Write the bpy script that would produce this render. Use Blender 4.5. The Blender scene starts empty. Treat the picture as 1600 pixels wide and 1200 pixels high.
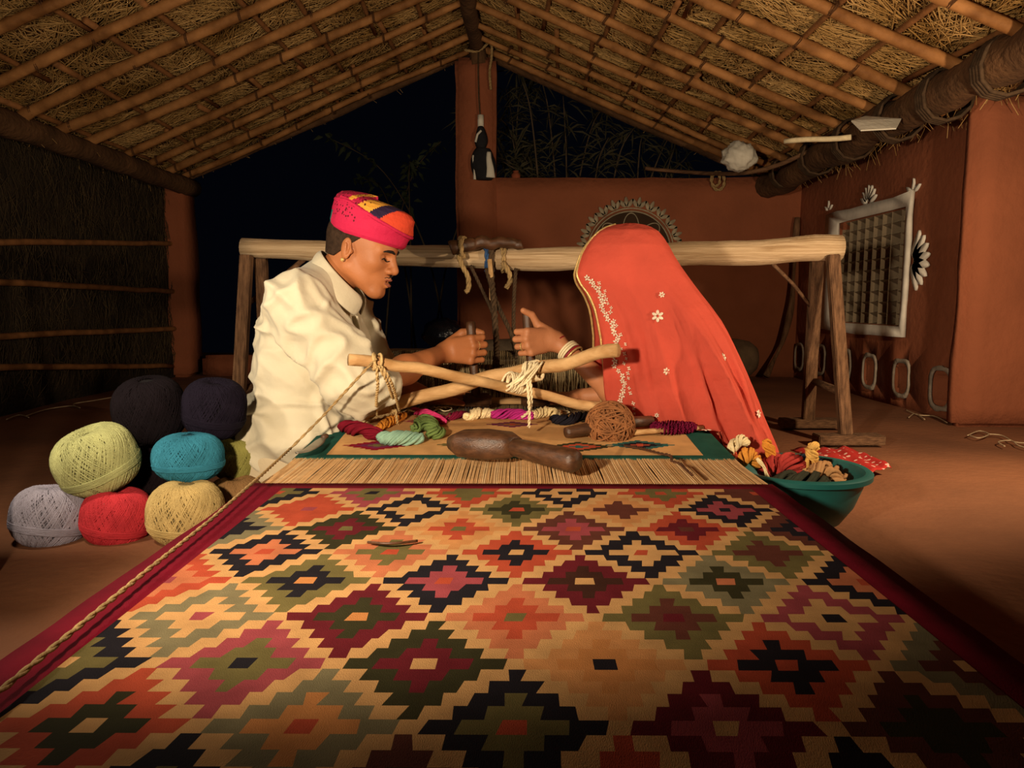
import bpy, bmesh, math, random
import numpy as np
from mathutils import Vector, Matrix
random.seed(7); RNG = np.random.default_rng(7)
SC = bpy.context.scene; COL = SC.collection
# ---------------------------------------------------------------- camera
FPX, HX, HY, CH = 1150.0, 810.0, 470.0, 0.65
PITCH = math.atan((600-HY)/FPX); YAW = math.atan((HX-800)/FPX*math.cos(PITCH))
cam = bpy.data.cameras.new('camera'); cam.sensor_width = 36; cam.lens = FPX/1600*36; cam.clip_start = .02
camo = bpy.data.objects.new('camera', cam); COL.objects.link(camo)
camo.location = (0, 0, CH); camo.rotation_euler = (math.pi/2-PITCH, 0, YAW); SC.camera = camo
# ---------------------------------------------------------------- world and lights
SC.view_settings.view_transform = 'Standard'; SC.view_settings.look = 'None'
SC.view_settings.exposure = 0.35; SC.view_settings.gamma = 1.0; SC.view_settings.use_curve_mapping = False
W = bpy.data.worlds.new('night'); SC.world = W; W.use_nodes = True
W.node_tree.nodes['Background'].inputs[0].default_value = (.010, .014, .030, 1)
W.node_tree.nodes['Background'].inputs[1].default_value = 0.05
def aim(o, target):
    o.rotation_euler = (Vector(target)-o.location).to_track_quat('-Z', 'Y').to_euler()
def spot(name, loc, target, power, col, size, blend, soft):
    l = bpy.data.lights.new(name, 'SPOT'); l.energy = power; l.color = col
    l.spot_size = math.radians(size); l.spot_blend = blend; l.shadow_soft_size = soft
    o = bpy.data.objects.new(name, l); COL.objects.link(o); o.location = loc; aim(o, target); return o
def point(name, loc, power, col, soft):
    l = bpy.data.lights.new(name, 'POINT'); l.energy = power; l.color = col; l.shadow_soft_size = soft
    o = bpy.data.objects.new(name, l); COL.objects.link(o); o.location = loc; return o
WARM = (1, .79, .55)
spot('front_work_light', (-.60, .28, .80), (-.02, 2.6, 1.00), 205, WARM, 116, 1.0, .05)
point('left_lamp_light', (-1.32, 1.66, .83), 15, (1, .86, .66), .035)
spot('right_lamp_light', (1.88, 1.95, .92), (1.40, 3.0, .72), 86, (1, .74, .47), 165, .8, .04)
# ---------------------------------------------------------------- projection helpers
_F = np.array([-math.sin(YAW)*math.cos(PITCH), math.cos(YAW)*math.cos(PITCH), -math.sin(PITCH)])
_R = np.array([math.cos(YAW), math.sin(YAW), 0]); _U = np.cross(_R, _F)
def _ray(px, py): return _F*FPX + _R*(px-800) + _U*(600-py)
def P(px, py, Y): d = _ray(px, py); return Vector(d*(Y/d[1])) + Vector((0, 0, CH))
def PZ(px, py, z): d = _ray(px, py); return Vector(d*((z-CH)/d[2])) + Vector((0, 0, CH))
def PX(px, py, X): d = _ray(px, py); return Vector(d*(X/d[0])) + Vector((0, 0, CH))
# ---------------------------------------------------------------- objects
ORG = {}
def org(o): return ORG.get(o.name, Vector((0, 0, 0))) if o else Vector((0, 0, 0))
def tag(o, label=None, cat=None, group=None, kind=None):
    if label: o['label'] = label
    if cat: o['category'] = cat
    if group: o['group'] = group
    if kind: o['kind'] = kind
    return o
def thing(name, label, cat, loc, group=None, kind=None):
    o = bpy.data.objects.new(name, None); COL.objects.link(o); o.location = loc; o.empty_display_size = .05
    ORG[o.name] = Vector(loc); return tag(o, label, cat, group, kind)
def link(name, me, parent=None, loc=None):
    o = bpy.data.objects.new(name, me); COL.objects.link(o)
    if parent: o.parent = parent
    if loc is not None: o.location = loc
    ORG[o.name] = org(parent) + (Vector(loc) if loc is not None else Vector((0, 0, 0)))
    return o
class MB:
    def __init__(s): s.v = []; s.f = []; s.m = []; s.c = None
    def add(s, V, Fc, mi=0):
        b = len(s.v); s.v.extend([tuple(p) for p in V]); s.f.extend([tuple(i+b for i in f) for f in Fc]); s.m.extend([mi]*len(Fc)); return s
    def tube(s, path, rad, n=8, cap=True, mi=0, squash=None, phase=0):
        path = [Vector(p) for p in path]; L = len(path)
        if not hasattr(rad, '__len__'): rad = [rad]*L
        V = []; prev = None
        for i in range(L):
            t = (path[min(i+1, L-1)]-path[max(i-1, 0)])
            t = t.normalized() if t.length > 1e-9 else Vector((0, 0, 1))
            if prev is None:
                a = Vector((0, 0, 1)) if abs(t.z) < .9 else Vector((1, 0, 0)); x = t.cross(a).normalized()
            else:
                x = prev - t*prev.dot(t); x = x.normalized() if x.length > 1e-6 else t.orthogonal().normalized()
            prev = x; y = t.cross(x)
            for k in range(n):
                an = 2*math.pi*k/n+phase; V.append(path[i]+(x*math.cos(an)+y*math.sin(an)*(squash or 1))*rad[i])
        Fc = [(i*n+k, i*n+(k+1) % n, (i+1)*n+(k+1) % n, (i+1)*n+k) for i in range(L-1) for k in range(n)]
        if cap: Fc.append(tuple(reversed(range(n)))); Fc.append(tuple((L-1)*n+k for k in range(n)))
        return s.add(V, Fc, mi)
    def box(s, c, size, rot=None, mi=0, bev=0):
        bm = bmesh.new(); bmesh.ops.create_cube(bm, size=1)
        for v in bm.verts: v.co = Vector((v.co.x*size[0], v.co.y*size[1], v.co.z*size[2]))
        if bev: bmesh.ops.bevel(bm, geom=bm.edges[:], offset=bev, segments=2, affect='EDGES')
        R = rot if rot is not None else Matrix.Identity(3)
        V = [R @ v.co + Vector(c) for v in bm.verts]; bm.verts.index_update()
        Fc = [[v.index for v in f.verts] for f in bm.faces]; bm.free(); return s.add(V, Fc, mi)
    def lathe(s, prof, c=(0, 0, 0), n=32, R=None, mi=0):
        c = Vector(c); V = []; L = len(prof); R = R if R is not None else Matrix.Identity(3)
        for r, z in prof:
            for k in range(n):
                a = 2*math.pi*k/n; V.append(c+R @ Vector((r*math.cos(a), r*math.sin(a), z)))
        Fc = [(i*n+k, i*n+(k+1) % n, (i+1)*n+(k+1) % n, (i+1)*n+k) for i in range(L-1) for k in range(n)]
        return s.add(V, Fc, mi)
    def build(s, name, mats, parent=None, smooth=True, free=False):
        mats = mats if isinstance(mats, (list, tuple)) else [mats]
        me = bpy.data.meshes.new(name); V = np.array(s.v, float).reshape(-1, 3); loc = None
        if parent is None and free is False:
            lo = V.min(0); hi = V.max(0); loc = Vector(((lo[0]+hi[0])/2, (lo[1]+hi[1])/2, lo[2])); V = V-np.array(loc)
        elif parent is not None: V = V-np.array(org(parent))
        me.from_pydata(V.tolist(), [], s.f)
        for m in mats: me.materials.append(m)
        if len(mats) > 1: me.polygons.foreach_set('material_index', s.m)
        me.polygons.foreach_set('use_smooth', [smooth]*len(me.polygons)); me.update()
        return link(name, me, parent, loc)
def autosmooth(o, ang=35):
    try:
        o.data.set_sharp_from_angle(angle=math.radians(ang))
    except Exception: pass
    return o
def rope(path, R, r=None, strands=3, pitch=None, n=5):
    """twisted strands round a path (resampled)"""
    path = [Vector(p) for p in path]; mb = MB(); r = r or R*.62; pitch = pitch or R*7
    seg = [(path[i+1]-path[i]).length for i in range(len(path)-1)]; tot = sum(seg); N = max(6, int(tot/(pitch/7)))
    pts = []; 
    for j in range(N+1):
        d = tot*j/N; i = 0
        while i < len(seg)-1 and d > seg[i]: d -= seg[i]; i += 1
        pts.append(path[i].lerp(path[i+1], min(1, d/max(seg[i], 1e-9))))
    for sidx in range(strands):
        q = []; 
        for j in range(N+1):
            t = (pts[min(j+1, N)]-pts[max(j-1, 0)]).normalized(); a = Vector((0, 0, 1)) if abs(t.z) < .8 else Vector((1, 0, 0))
            x = t.cross(a).normalized(); y = t.cross(x); an = 2*math.pi*(sidx/strands+tot*j/N/pitch)
            q.append(pts[j]+(x*math.cos(an)+y*math.sin(an))*R*.5)
        mb.tube(q, r, n)
    return mb
def curve(pts, n=8):
    """Catmull-Rom through points"""
    pts = [Vector(p) for p in pts]; out = []
    for i in range(len(pts)-1):
        p0 = pts[max(i-1, 0)]; p1 = pts[i]; p2 = pts[i+1]; p3 = pts[min(i+2, len(pts)-1)]
        for k in range(n):
            t = k/n; out.append(.5*((2*p1)+(p2-p0)*t+(2*p0-5*p1+4*p2-p3)*t*t+(3*p1-p0-3*p2+p3)*t**3))
    out.append(pts[-1]); return out
# ---------------------------------------------------------------- materials
def srgb(h):
    if isinstance(h, str): c = [int(h[i:i+2], 16)/255 for i in (0, 2, 4)]
    else: c = h
    return tuple(x/12.92 if x <= .04045 else ((x+.055)/1.055)**2.4 for x in c)
def pm(name, col, rough=.8, var=.18, scale=6, bump=.25, bscale=60, coord='Object', stretch=(1, 1, 1), spec=.3, metal=0, detail=4, col2=None, dist=.01, sheen=0, trans=0):
    m = bpy.data.materials.new(name); m.use_nodes = True; nt = m.node_tree; b = nt.nodes['Principled BSDF']
    c = srgb(col); b.inputs['Roughness'].default_value = rough; b.inputs['Metallic'].default_value = metal
    b.inputs['Specular IOR Level'].default_value = spec
    if sheen: b.inputs['Sheen Weight'].default_value = sheen
    tc = nt.nodes.new('ShaderNodeTexCoord'); mp = nt.nodes.new('ShaderNodeMapping'); mp.inputs['Scale'].default_value = stretch
    nt.links.new(tc.outputs[coord], mp.inputs['Vector'])
    nz = nt.nodes.new('ShaderNodeTexNoise'); nz.inputs['Scale'].default_value = scale; nz.inputs['Detail'].default_value = detail
    nt.links.new(mp.outputs[0], nz.inputs['Vector'])
    rp = nt.nodes.new('ShaderNodeValToRGB'); e = rp.color_ramp.elements
    e[0].position = .32; e[1].position = .68
    lo = srgb(col2) if col2 else tuple(x*(1-var) for x in c); hi = c if col2 else tuple(min(1, x*(1+var)) for x in c)
    e[0].color = (*lo, 1); e[1].color = (*hi, 1)
    nt.links.new(nz.outputs['Fac'], rp.inputs[0]); nt.links.new(rp.outputs[0], b.inputs['Base Color'])
    if bump:
        n2 = nt.nodes.new('ShaderNodeTexNoise'); n2.inputs['Scale'].default_value = bscale; n2.inputs['Detail'].default_value = 5
        nt.links.new(mp.outputs[0], n2.inputs['Vector'])
        bp = nt.nodes.new('ShaderNodeBump'); bp.inputs['Strength'].default_value = bump; bp.inputs['Distance'].default_value = dist
        nt.links.new(n2.outputs['Fac'], bp.inputs['Height']); nt.links.new(bp.outputs[0], b.inputs['Normal'])
    return m
def weave(name, col, rough=.95, s=(900, 300, 1), var=.14, bump=.35):
    """flat-woven wool: fine ribs of weft over warp"""
    m = pm(name, col, rough, var, 18, 0, spec=.08); nt = m.node_tree; b = nt.nodes['Principled BSDF']
    tc = nt.nodes.new('ShaderNodeTexCoord'); mp = nt.nodes.new('ShaderNodeMapping'); mp.inputs['Scale'].default_value = s
    nt.links.new(tc.outputs['Object'], mp.inputs['Vector'])
    nz = nt.nodes.new('ShaderNodeTexNoise'); nz.inputs['Scale'].default_value = 1; nz.inputs['Detail'].default_value = 2
    nt.links.new(mp.outputs[0], nz.inputs['Vector'])
    bp = nt.nodes.new('ShaderNodeBump'); bp.inputs['Strength'].default_value = bump; bp.inputs['Distance'].default_value = .004
    nt.links.new(nz.outputs['Fac'], bp.inputs['Height']); nt.links.new(bp.outputs[0], b.inputs['Normal']); return m
M = {}
M['floor'] = pm('mud_floor', '805236', .9, .25, 1.6, .25, 30, dist=.02, detail=6)
M['wall'] = pm('mud_wall', '8f5236', .92, .16, 1.8, .35, 22, dist=.02, detail=6)
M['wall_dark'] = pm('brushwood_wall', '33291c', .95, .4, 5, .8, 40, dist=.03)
M['white_paint'] = pm('white_lime_paint', 'e2dccf', .9, .12, 12, .1, 60)
M['chalk'] = pm('chalk_line', 'b09878', .95, .2, 30, 0)
M['bamboo'] = pm('bamboo', 'ae7a48', .7, .28, 7, .35, 45, col2='704824', stretch=(1, 1, 1), detail=7, spec=.2)
M['batten'] = pm('stick_batten', '8a5c34', .8, .3, 14, .3, 60)
M['lash'] = pm('lashing_cord', '54361e', .9, .2, 30, .3, 200)
M['thatch'] = pm('thatch_backing', '5a3c20', .95, .45, 14, 1.0, 60, dist=.03)
M['straw'] = pm('straw', 'cfa86c', .75, .35, 3, 0, col2='9a743c')
M['log'] = pm('eave_log', '5c4028', .9, .35, 6, .7, 30, dist=.02)
M['logwood'] = pm('pale_log', 'dcc09a', .8, .22, 5, .5, 26, coord='Generated', col2='a98a64', stretch=(1.2, 3, 3), dist=.02)
M['greywood'] = pm('weathered_post', '7e5c40', .85, .35, 9, .5, 40, coord='Generated', col2='4a3220')
M['stick'] = pm('peeled_stick', 'd0aa78', .7, .2, 7, .3, 30, coord='Generated', col2='a67c4c')
M['darkwood'] = pm('dark_oiled_wood', '5a3a24', .42, .3, 6, .2, 40, coord='Generated', col2='382214', spec=.5)
M['iron'] = pm('dark_iron', '3a3532', .5, .2, 20, .2, 80, metal=.7)
M['skin'] = pm('skin_brown', 'a8693f', .55, .07, 14, .08, 180, spec=.4)
M['skin_w'] = pm('skin_light_brown', 'b97a52', .55, .07, 14, .08, 180, spec=.4)
M['hair'] = pm('black_hair', '1a1410', .55, .3, 60, .5, 300)
M['shirt'] = pm('cream_cotton', 'cac1a8', .9, .05, 5, .3, 26, dist=.010, sheen=.1)
M['trousers'] = pm('cotton_trousers', 'c4b496', .92, .08, 5, .4, 20, dist=.014)
M['gold'] = pm('gold_trim', 'd8b878', .4, .2, 60, .2, 200, metal=.5)
M['silver'] = pm('pale_sequins', 'e8d4bc', .5, .15, 60, 0)
M['hemp'] = pm('hemp_rope', 'a08458', .9, .25, 40, .3, 200)
M['darkrope'] = pm('dark_rope', '4a3826', .9, .3, 40, .3, 200)
M['cream_yarn'] = pm('cream_yarn', 'e8d6ae', .9, .1, 40, .3, 300)
M['black'] = pm('black_cloth', '17161a', .8, .3, 20, .2, 60)
M['plastic_teal'] = pm('teal_plastic', '1f5f5a', .45, .1, 4, .03, 30, spec=.4)
M['white_plastic'] = pm('white_plastic', 'd8d2c2', .5, .08, 8, .3, 20, dist=.02)
# ================================================================ the setting
from mathutils import noise as NZ
def grid_box(lo, hi, step, amp, freq=2.5, rnd=.03, seed=0):
    """closed box whose faces are subdivided, corners rounded and surface unevenly plastered"""
    bm = bmesh.new(); bmesh.ops.create_cube(bm, size=1)
    size = [hi[i]-lo[i] for i in range(3)]
    for v in bm.verts: v.co = Vector([lo[i]+(v.co[i]+.5)*size[i] for i in range(3)])
    bmesh.ops.bevel(bm, geom=bm.edges[:], offset=rnd, segments=2, affect='EDGES', clamp_overlap=True)
    for ax in range(3):
        n = int(size[ax]/step)
        for k in range(1, n):
            co = Vector((0, 0, 0)); co[ax] = lo[ax]+size[ax]*k/n; no = Vector((0, 0, 0)); no[ax] = 1
            bmesh.ops.bisect_plane(bm, geom=bm.verts[:]+bm.edges[:]+bm.faces[:], plane_co=co, plane_no=no)
    bm.normal_update()
    for v in bm.verts:
        p = v.co*freq+Vector((seed*7.3, seed*3.1, 0)); v.co += v.normal*amp*(NZ.noise(p)+.5*NZ.noise(p*2.7))
    mb = MB(); bm.verts.index_update(); mb.add([v.co.copy() for v in bm.verts], [[v.index for v in f.verts] for f in bm.faces]); bm.free(); return mb
def boolean_cut(o, boxes):
    cut = MB()
    for c, s in boxes: cut.box(c, s, bev=min(s)*.18)
    co = cut.build('cutter', M['wall'], free=True)
    md = o.modifiers.new('b', 'BOOLEAN'); md.operation = 'DIFFERENCE'; md.object = co; md.solver = 'EXACT'
    co.location = -o.location*0
    bpy.context.view_layer.update()
    me = bpy.data.meshes.new_from_object(o.evaluated_get(bpy.context.evaluated_depsgraph_get()))
    o.modifiers.clear(); o.data = me; bpy.data.objects.remove(co); return o
# floor
mb = MB(); nx, ny = 60, 60; V = []
for j in range(ny+1):
    for i in range(nx+1):
        x = -6+12*i/nx; y = -1.5+11*j/ny; V.append((x, y, -.012+.012*NZ.noise(Vector((x*1.3, y*1.3, 0)))))
mb.add(V, [(j*(nx+1)+i, j*(nx+1)+i+1, (j+1)*(nx+1)+i+1, (j+1)*(nx+1)+i) for j in range(ny) for i in range(nx)])
floor = tag(mb.build('floor', M['floor'], free=True), 'swept reddish brown mud floor of the hut', kind='structure')
# back wall, pillars
XR = 2.40; YB = 6.40
wall_back = tag(grid_box((-.45, YB, -.05), (XR+.2, YB+.26, 1.69), .14, .016, seed=1).build('wall_back', M['wall'], free=True), 'low red-brown mud wall with a painted white flower wheel', kind='structure')
def pillar(label, lo, hi, seed):
    return tag(grid_box(lo, hi, .12, .018, seed=seed).build('mud_pillar', M['wall']), label, 'pillar', 'mud pillars of the hut')
pillar('tall red mud pillar under the roof ridge with a dark pouch hanging on it', (-.53, YB-.05, -.02), (-.19, YB+.25, 2.66), 2)
pillar('short dim mud pillar at far end of the dark brushwood wall', (-3.19, 6.33, -.02), (-2.86, 6.66, 1.70), 3)
pillar('wide red mud pillar at right edge of the picture', (2.29, 3.83, -.02), (3.2, 3.94, 1.69), 4)
# low ledge in the opening behind the man
tag(grid_box((-2.8, 6.45, -.03), (-.55, 6.75, .17), .16, .015, seed=9).build('trim_1', M['wall']), 'low mud threshold across the dark opening', kind='structure')
# right wall with openings
wr = grid_box((XR, 3.90, -.05), (XR+.30, YB+.2, 1.72), .2, .014, seed=5).build('wall_right', M['wall'], free=True)
holes = []
for px, py, w, h in ((1250, 557, .13, .19), (1283, 562, .13, .20), (1322, 571, .13, .20), (1360, 580, .135, .20), (1410, 591, .14, .20), (1472, 607, .15, .21)):
    c = PX(px, py, XR); holes.append((c, w, h))
WY0, WY1, WZ0, WZ1 = PX(1418, 400, XR).y, PX(1312, 400, XR).y, PX(1362, 506, XR).z, PX(1362, 338, XR).z
cuts = [((XR+.02, c.y, c.z), (.34, w*1.25, h)) for c, w, h in holes] + [((XR+.05, (WY0+WY1)/2, (WZ0+WZ1)/2), (.26, WY1-WY0, WZ1-WZ0))]
wall_right = tag(boolean_cut(wr, cuts), 'red-brown mud side wall with small vent holes', kind='structure')
def flat_ring(poly_out, poly_in, x, th=.006):
    """painted / plastered ring proud of the right wall: polygons in (y, z)"""
    n = len(poly_out); mb = MB(); V = []
    for xx in (x-th, x+.004):
        V += [(xx, y, z) for y, z in poly_out]; V += [(xx, y, z) for y, z in poly_in]
    Fc = []
    for k in range(n):
        a, b = k, (k+1) % n
        Fc += [(a, b, n+b, n+a), (2*n+b, 2*n+a, 3*n+a, 3*n+b), (b, a, 2*n+a, 2*n+b), (n+a, n+b, 3*n+b, 3*n+a)]
    return mb.add(V, Fc)
def superell(cy, cz, ry, rz, n=28, p=3.5, j=0, seed=0):
    out = []
    for k in range(n):
        a = 2*math.pi*k/n; c, s = math.cos(a), math.sin(a)
        r = (abs(c)**p+abs(s)**p)**(-1/p)*(1+j*NZ.noise(Vector((c*2+seed, s*2, seed))))
        out.append((cy+ry*r*c, cz+rz*r*s))
    return out
M['rim_paint'] = pm('greyish_rim_paint', '9c9080', .92, .3, 14, .2, 60)  # grey-beige, duller than the white paint of the window frame
for i, (c, w, h) in enumerate(holes):
    o = flat_ring(superell(c.y, c.z, w*.62+.018, h*.5+.022, j=.12, seed=i*3.3), superell(c.y, c.z, w*.60, h*.48, j=.03, seed=i), XR-.01).build('hole_rim', M['rim_paint'], wall_right)
    mbk = MB().box((XR+.17, c.y, c.z), (.02, w*1.3, h*1.05)); mbk.build('hole_back', M['wall_dark'], wall_right)  # dark panel: shade inside the vent hole put into the colour
# window: frame, lattice blocks
win = MB()
cy, cz = (WY0+WY1)/2, (WZ0+WZ1)/2; hy_, hz_ = (WY1-WY0)/2, (WZ1-WZ0)/2
def rect(y0, y1, z0, z1, n=6, wob=.006, s=0):
    pts = []
    for (a, b) in (((y0, z0), (y1, z0)), ((y1, z0), (y1, z1)), ((y1, z1), (y0, z1)), ((y0, z1), (y0, z0))):
        for k in range(n):
            t = k/n; y = a[0]+(b[0]-a[0])*t; z = a[1]+(b[1]-a[1])*t
            pts.append((y+wob*NZ.noise(Vector((y*6+s, z*6, 1))), z+wob*NZ.noise(Vector((y*6, z*6+s, 4)))))
    return pts
window = tag(flat_ring(rect(WY0-.05, WY1+.22, WZ0-.07, WZ1+.085, s=2, wob=.02), rect(WY0-.004, WY1+.004, WZ0-.004, WZ1+.004, wob=0), XR-.012, .018).build('window_1', M['white_paint'], free=True), 'mud lattice window in a whitewashed frame', kind='structure')
ncol, nrow = 8, 10
M['lattice'] = pm('grey_mud_lattice', '8a7a62', .9, .2, 8, .3, 50)
cw, ch = (WY1-WY0)/ncol, (WZ1-WZ0)/nrow
bl = MB(); a, b, d = cw/2, ch/2, .04   # one lattice cell: square frame sloping in to a square hole
hw, hh = cw*.20, ch*.20
V = [(0, -a, -b), (0, a, -b), (0, a, b), (0, -a, b), (d, -hw-.01, -hh-.01), (d, hw-.01, -hh-.01), (d, hw-.01, hh-.01), (d, -hw-.01, hh-.01), (d+.05, -hw, -hh), (d+.05, hw, -hh), (d+.05, hw, hh), (d+.05, -hw, hh)]
lat_me = bpy.data.meshes.new('lattice_block')
lat_me.from_pydata(V, [], [(0, 1, 5, 4), (1, 2, 6, 5), (2, 3, 7, 6), (3, 0, 4, 7), (4, 5, 9, 8), (5, 6, 10, 9), (6, 7, 11, 10), (7, 4, 8, 11)]); lat_me.materials.append(M['lattice'])
for i in range(ncol):
    for j in range(nrow):
        link('lattice_block', lat_me, window, (XR+.012, WY0+cw*(i+.5), WZ0+ch*(j+.5)))
MB().box((XR+.19, cy, cz), (.02, hy_*2, hz_*2)).build('dark_backing', M['wall_dark'], window)
# painted flowers round the window (thin raised lime paint, petals each a piece)
def petal(c, ang, r0, L, w, x, mb=None):
    mb = mb or MB(); n = 10; o = []
    for k in range(n):
        a = 2*math.pi*k/n; u = r0+L/2+L/2*math.cos(a); v = w/2*math.sin(a)*(1-.25*math.cos(a))
        o.append((c[0]+u*math.cos(ang)-v*math.sin(ang), c[1]+u*math.sin(ang)+v*math.cos(ang)))
    V = [(x, y, z) for y, z in o]+[(x+.012, y, z) for y, z in o]
    mb.add(V, [tuple(range(n))]+[(k, n+k, n+(k+1) % n, (k+1) % n) for k in range(n)]); return mb
for (px, py, a0, a1, npet, L) in ((1355, 318, 20, 160, 7, .105), (1424, 408, 110, 250, 8, .17), (1425, 302, 30, 150, 3, .07), (1293, 330, 30, 150, 3, .06), (1288, 455, -50, 50, 5, .10)):
    c = PX(px, py, XR-.016)
    for k in range(npet):
        an = math.radians(a0+(a1-a0)*k/(npet-1)); petal((c.y, c.z), an, .02, L, L*.34, XR-.016).build('painted_petal', M['white_paint'], window)
# painted wheel on the back wall
cm = P(985, 394, YB-.016); R0 = 66/1150*YB
def yz_to_back(mb): 
    mb.v = [(y, x-XR+YB, z) for x, y, z in mb.v]; return mb
M['dim_paint'] = pm('faded_lime_paint', 'a89a80', .9, .25, 20, 0)
M['wheel_ground'] = pm('dark_painted_ground', '3c2a1c', .92, .2, 6, .2, 40)
n = 64
wheel = MB(); wheel.add([(cm.x+R0*.95*math.cos(2*math.pi*k/n), YB-.021, cm.z+R0*.95*math.sin(2*math.pi*k/n)) for k in range(n)], [tuple(range(n))])
wheel.build('painted_wheel', M['wheel_ground'], wall_back)
for rr in (.93, 1.0):
    MB().tube([(cm.x+R0*rr*math.cos(2*math.pi*k/n), YB-.02, cm.z+R0*rr*math.sin(2*math.pi*k/n)) for k in range(n+1)], .006, 6, squash=1).build('painted_ring', M['dim_paint'], wall_back)
for k in range(16):   # inner loops
    a = 2*math.pi*k/16; pts = []
    for j in range(17):
        t = j/16; aa = a+(t-.5)*2*math.pi/8; r = R0*(.45+.44*math.sin(math.pi*t)); pts.append((cm.x+r*math.cos(aa), YB-.024, cm.z+r*math.sin(aa)))
    if k % 2 == 0: MB().tube(pts, .005, 5).build('painted_loop', M['dim_paint'], wall_back)
for k in range(24):
    a = 2*math.pi*k/24+.1; c = (cm.x+R0*1.02*math.cos(a), cm.z+R0*1.02*math.sin(a))
    mb = MB()
    for da in (-.75, 0, .75): petal(c, a+da, .008, .085, .035, XR-.018, mb)
    yz_to_back(mb).build('painted_petal', M['dim_paint'], wall_back)
# left brushwood wall
WLX = -3.0
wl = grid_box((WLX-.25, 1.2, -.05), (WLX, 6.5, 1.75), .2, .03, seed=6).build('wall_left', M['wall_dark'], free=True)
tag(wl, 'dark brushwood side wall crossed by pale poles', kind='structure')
for (x0, y0, x1, y1) in ((-40, 377, 292, 381), (-40, 438, 295, 457), (-40, 527, 285, 513), (-20, 574, 268, 572)):
    a = PX(x0, y0, WLX+.04); b = PX(x1, y1, WLX+.04)
    pts = [a.lerp(b, k/12)+Vector((.008*NZ.noise(Vector((k, y0, 0))), 0, .012*NZ.noise(Vector((k*.7, y0, 5))))) for k in range(13)]
    MB().tube(pts, [.02+.004*NZ.noise(Vector((k, y0, 3))) for k in range(13)], 8).build('wall_pole', M['batten'], wl)
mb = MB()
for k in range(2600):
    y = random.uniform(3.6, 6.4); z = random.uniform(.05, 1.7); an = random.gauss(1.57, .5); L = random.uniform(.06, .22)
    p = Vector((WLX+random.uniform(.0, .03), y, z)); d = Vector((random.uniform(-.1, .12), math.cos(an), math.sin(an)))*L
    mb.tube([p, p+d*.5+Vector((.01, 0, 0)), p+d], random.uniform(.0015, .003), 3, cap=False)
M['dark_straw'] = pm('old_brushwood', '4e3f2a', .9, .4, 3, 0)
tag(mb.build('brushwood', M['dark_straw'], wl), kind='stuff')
# ---------------------------------------------------------------- roof
RX, RZ = -.35, 2.77
EAVE = {-1: (-2.90, 1.70), 1: (2.20, 1.69)}
def roof_pt(s, t, y, off=0.0):
    ex, ez = EAVE[s]; dx, dz = RX-ex, RZ-ez; L = math.hypot(dx, dz)
    nx, nz = -dz/L*(1 if dx > 0 else -1), abs(dx)/L
    return Vector((ex+dx*t+nx*off, y, ez+dz*t+nz*off))
RY0, RY1 = .3, 6.62
V = []; Fc = []
for s in (-1, 1):
    for off in (.085, .20):
        b = len(V); ts = [i/24 for i in range(-2, 25)]; ys = [RY0+(RY1-RY0)*j/30 for j in range(31)]
        for y in ys:
            for t in ts: V.append(roof_pt(s, t, y, off+.018*NZ.noise(Vector((t*9*s, y*3, off*20)))))
        nT = len(ts)
        for j in range(30):
            for i in range(nT-1):
                q = (b+j*nT+i, b+j*nT+i+1, b+(j+1)*nT+i+1, b+(j+1)*nT+i); Fc.append(q if (s == -1) != (off < .1) else q[::-1])
ceiling = MB().add(V, Fc).build('ceiling', M['thatch'], free=True)
tag(ceiling, 'thatched gable roof on bamboo rafters seen from below', kind='structure')
def bamboo(a, b, r, seed, name='bamboo_pole'):
    L = (b-a).length; n = max(10, int(L/.025)); pts = []; rad = []; node = .30+.05*(seed % 3)
    side = (b-a).normalized().cross(Vector((0, 1, 0)))
    for k in range(n+1):
        t = k/n; d = t*L+seed*.11; nd = abs((d % node)-node/2); bulge = .20*math.exp(-(nd/.016)**2)
        pts.append(a.lerp(b, t)+Vector((0, .03*NZ.noise(Vector((t*2.2, seed*5.1, 0))), 0))+side*.018*NZ.noise(Vector((t*2.5, seed*3.7, 9)))); rad.append(r*(1.05-.2*t)*(1+bulge))
    return MB().tube(pts, rad, 9).build(name, M['bamboo'], ceiling)
LY = [6.42, 6.12, 5.80, 5.46, 5.08, 4.72, 4.34, 3.94, 3.52, 3.10, 2.68]
RYS = [6.42, 6.16, 5.86, 5.52, 5.16, 4.80, 4.42, 4.02, 3.60, 3.18, 2.76]
lash_me = bpy.data.meshes.new('lashing'); lb = MB()
for q in range(2):
    o = (q-.5)*.009; lb.tube([(.034*math.cos(2*math.pi*k/10), o+.006*math.sin(4*math.pi*k/10), .034*math.sin(2*math.pi*k/10)) for k in range(11)], .0032, 4, cap=False)
lash_me.from_pydata(lb.v, [], lb.f); lash_me.materials.append(M['lash'])
BT = {-1: [.04, .16, .28, .40, .52, .64, .76, .88], 1: [.05, .17, .29, .41, .53, .65, .77, .89]}
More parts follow.
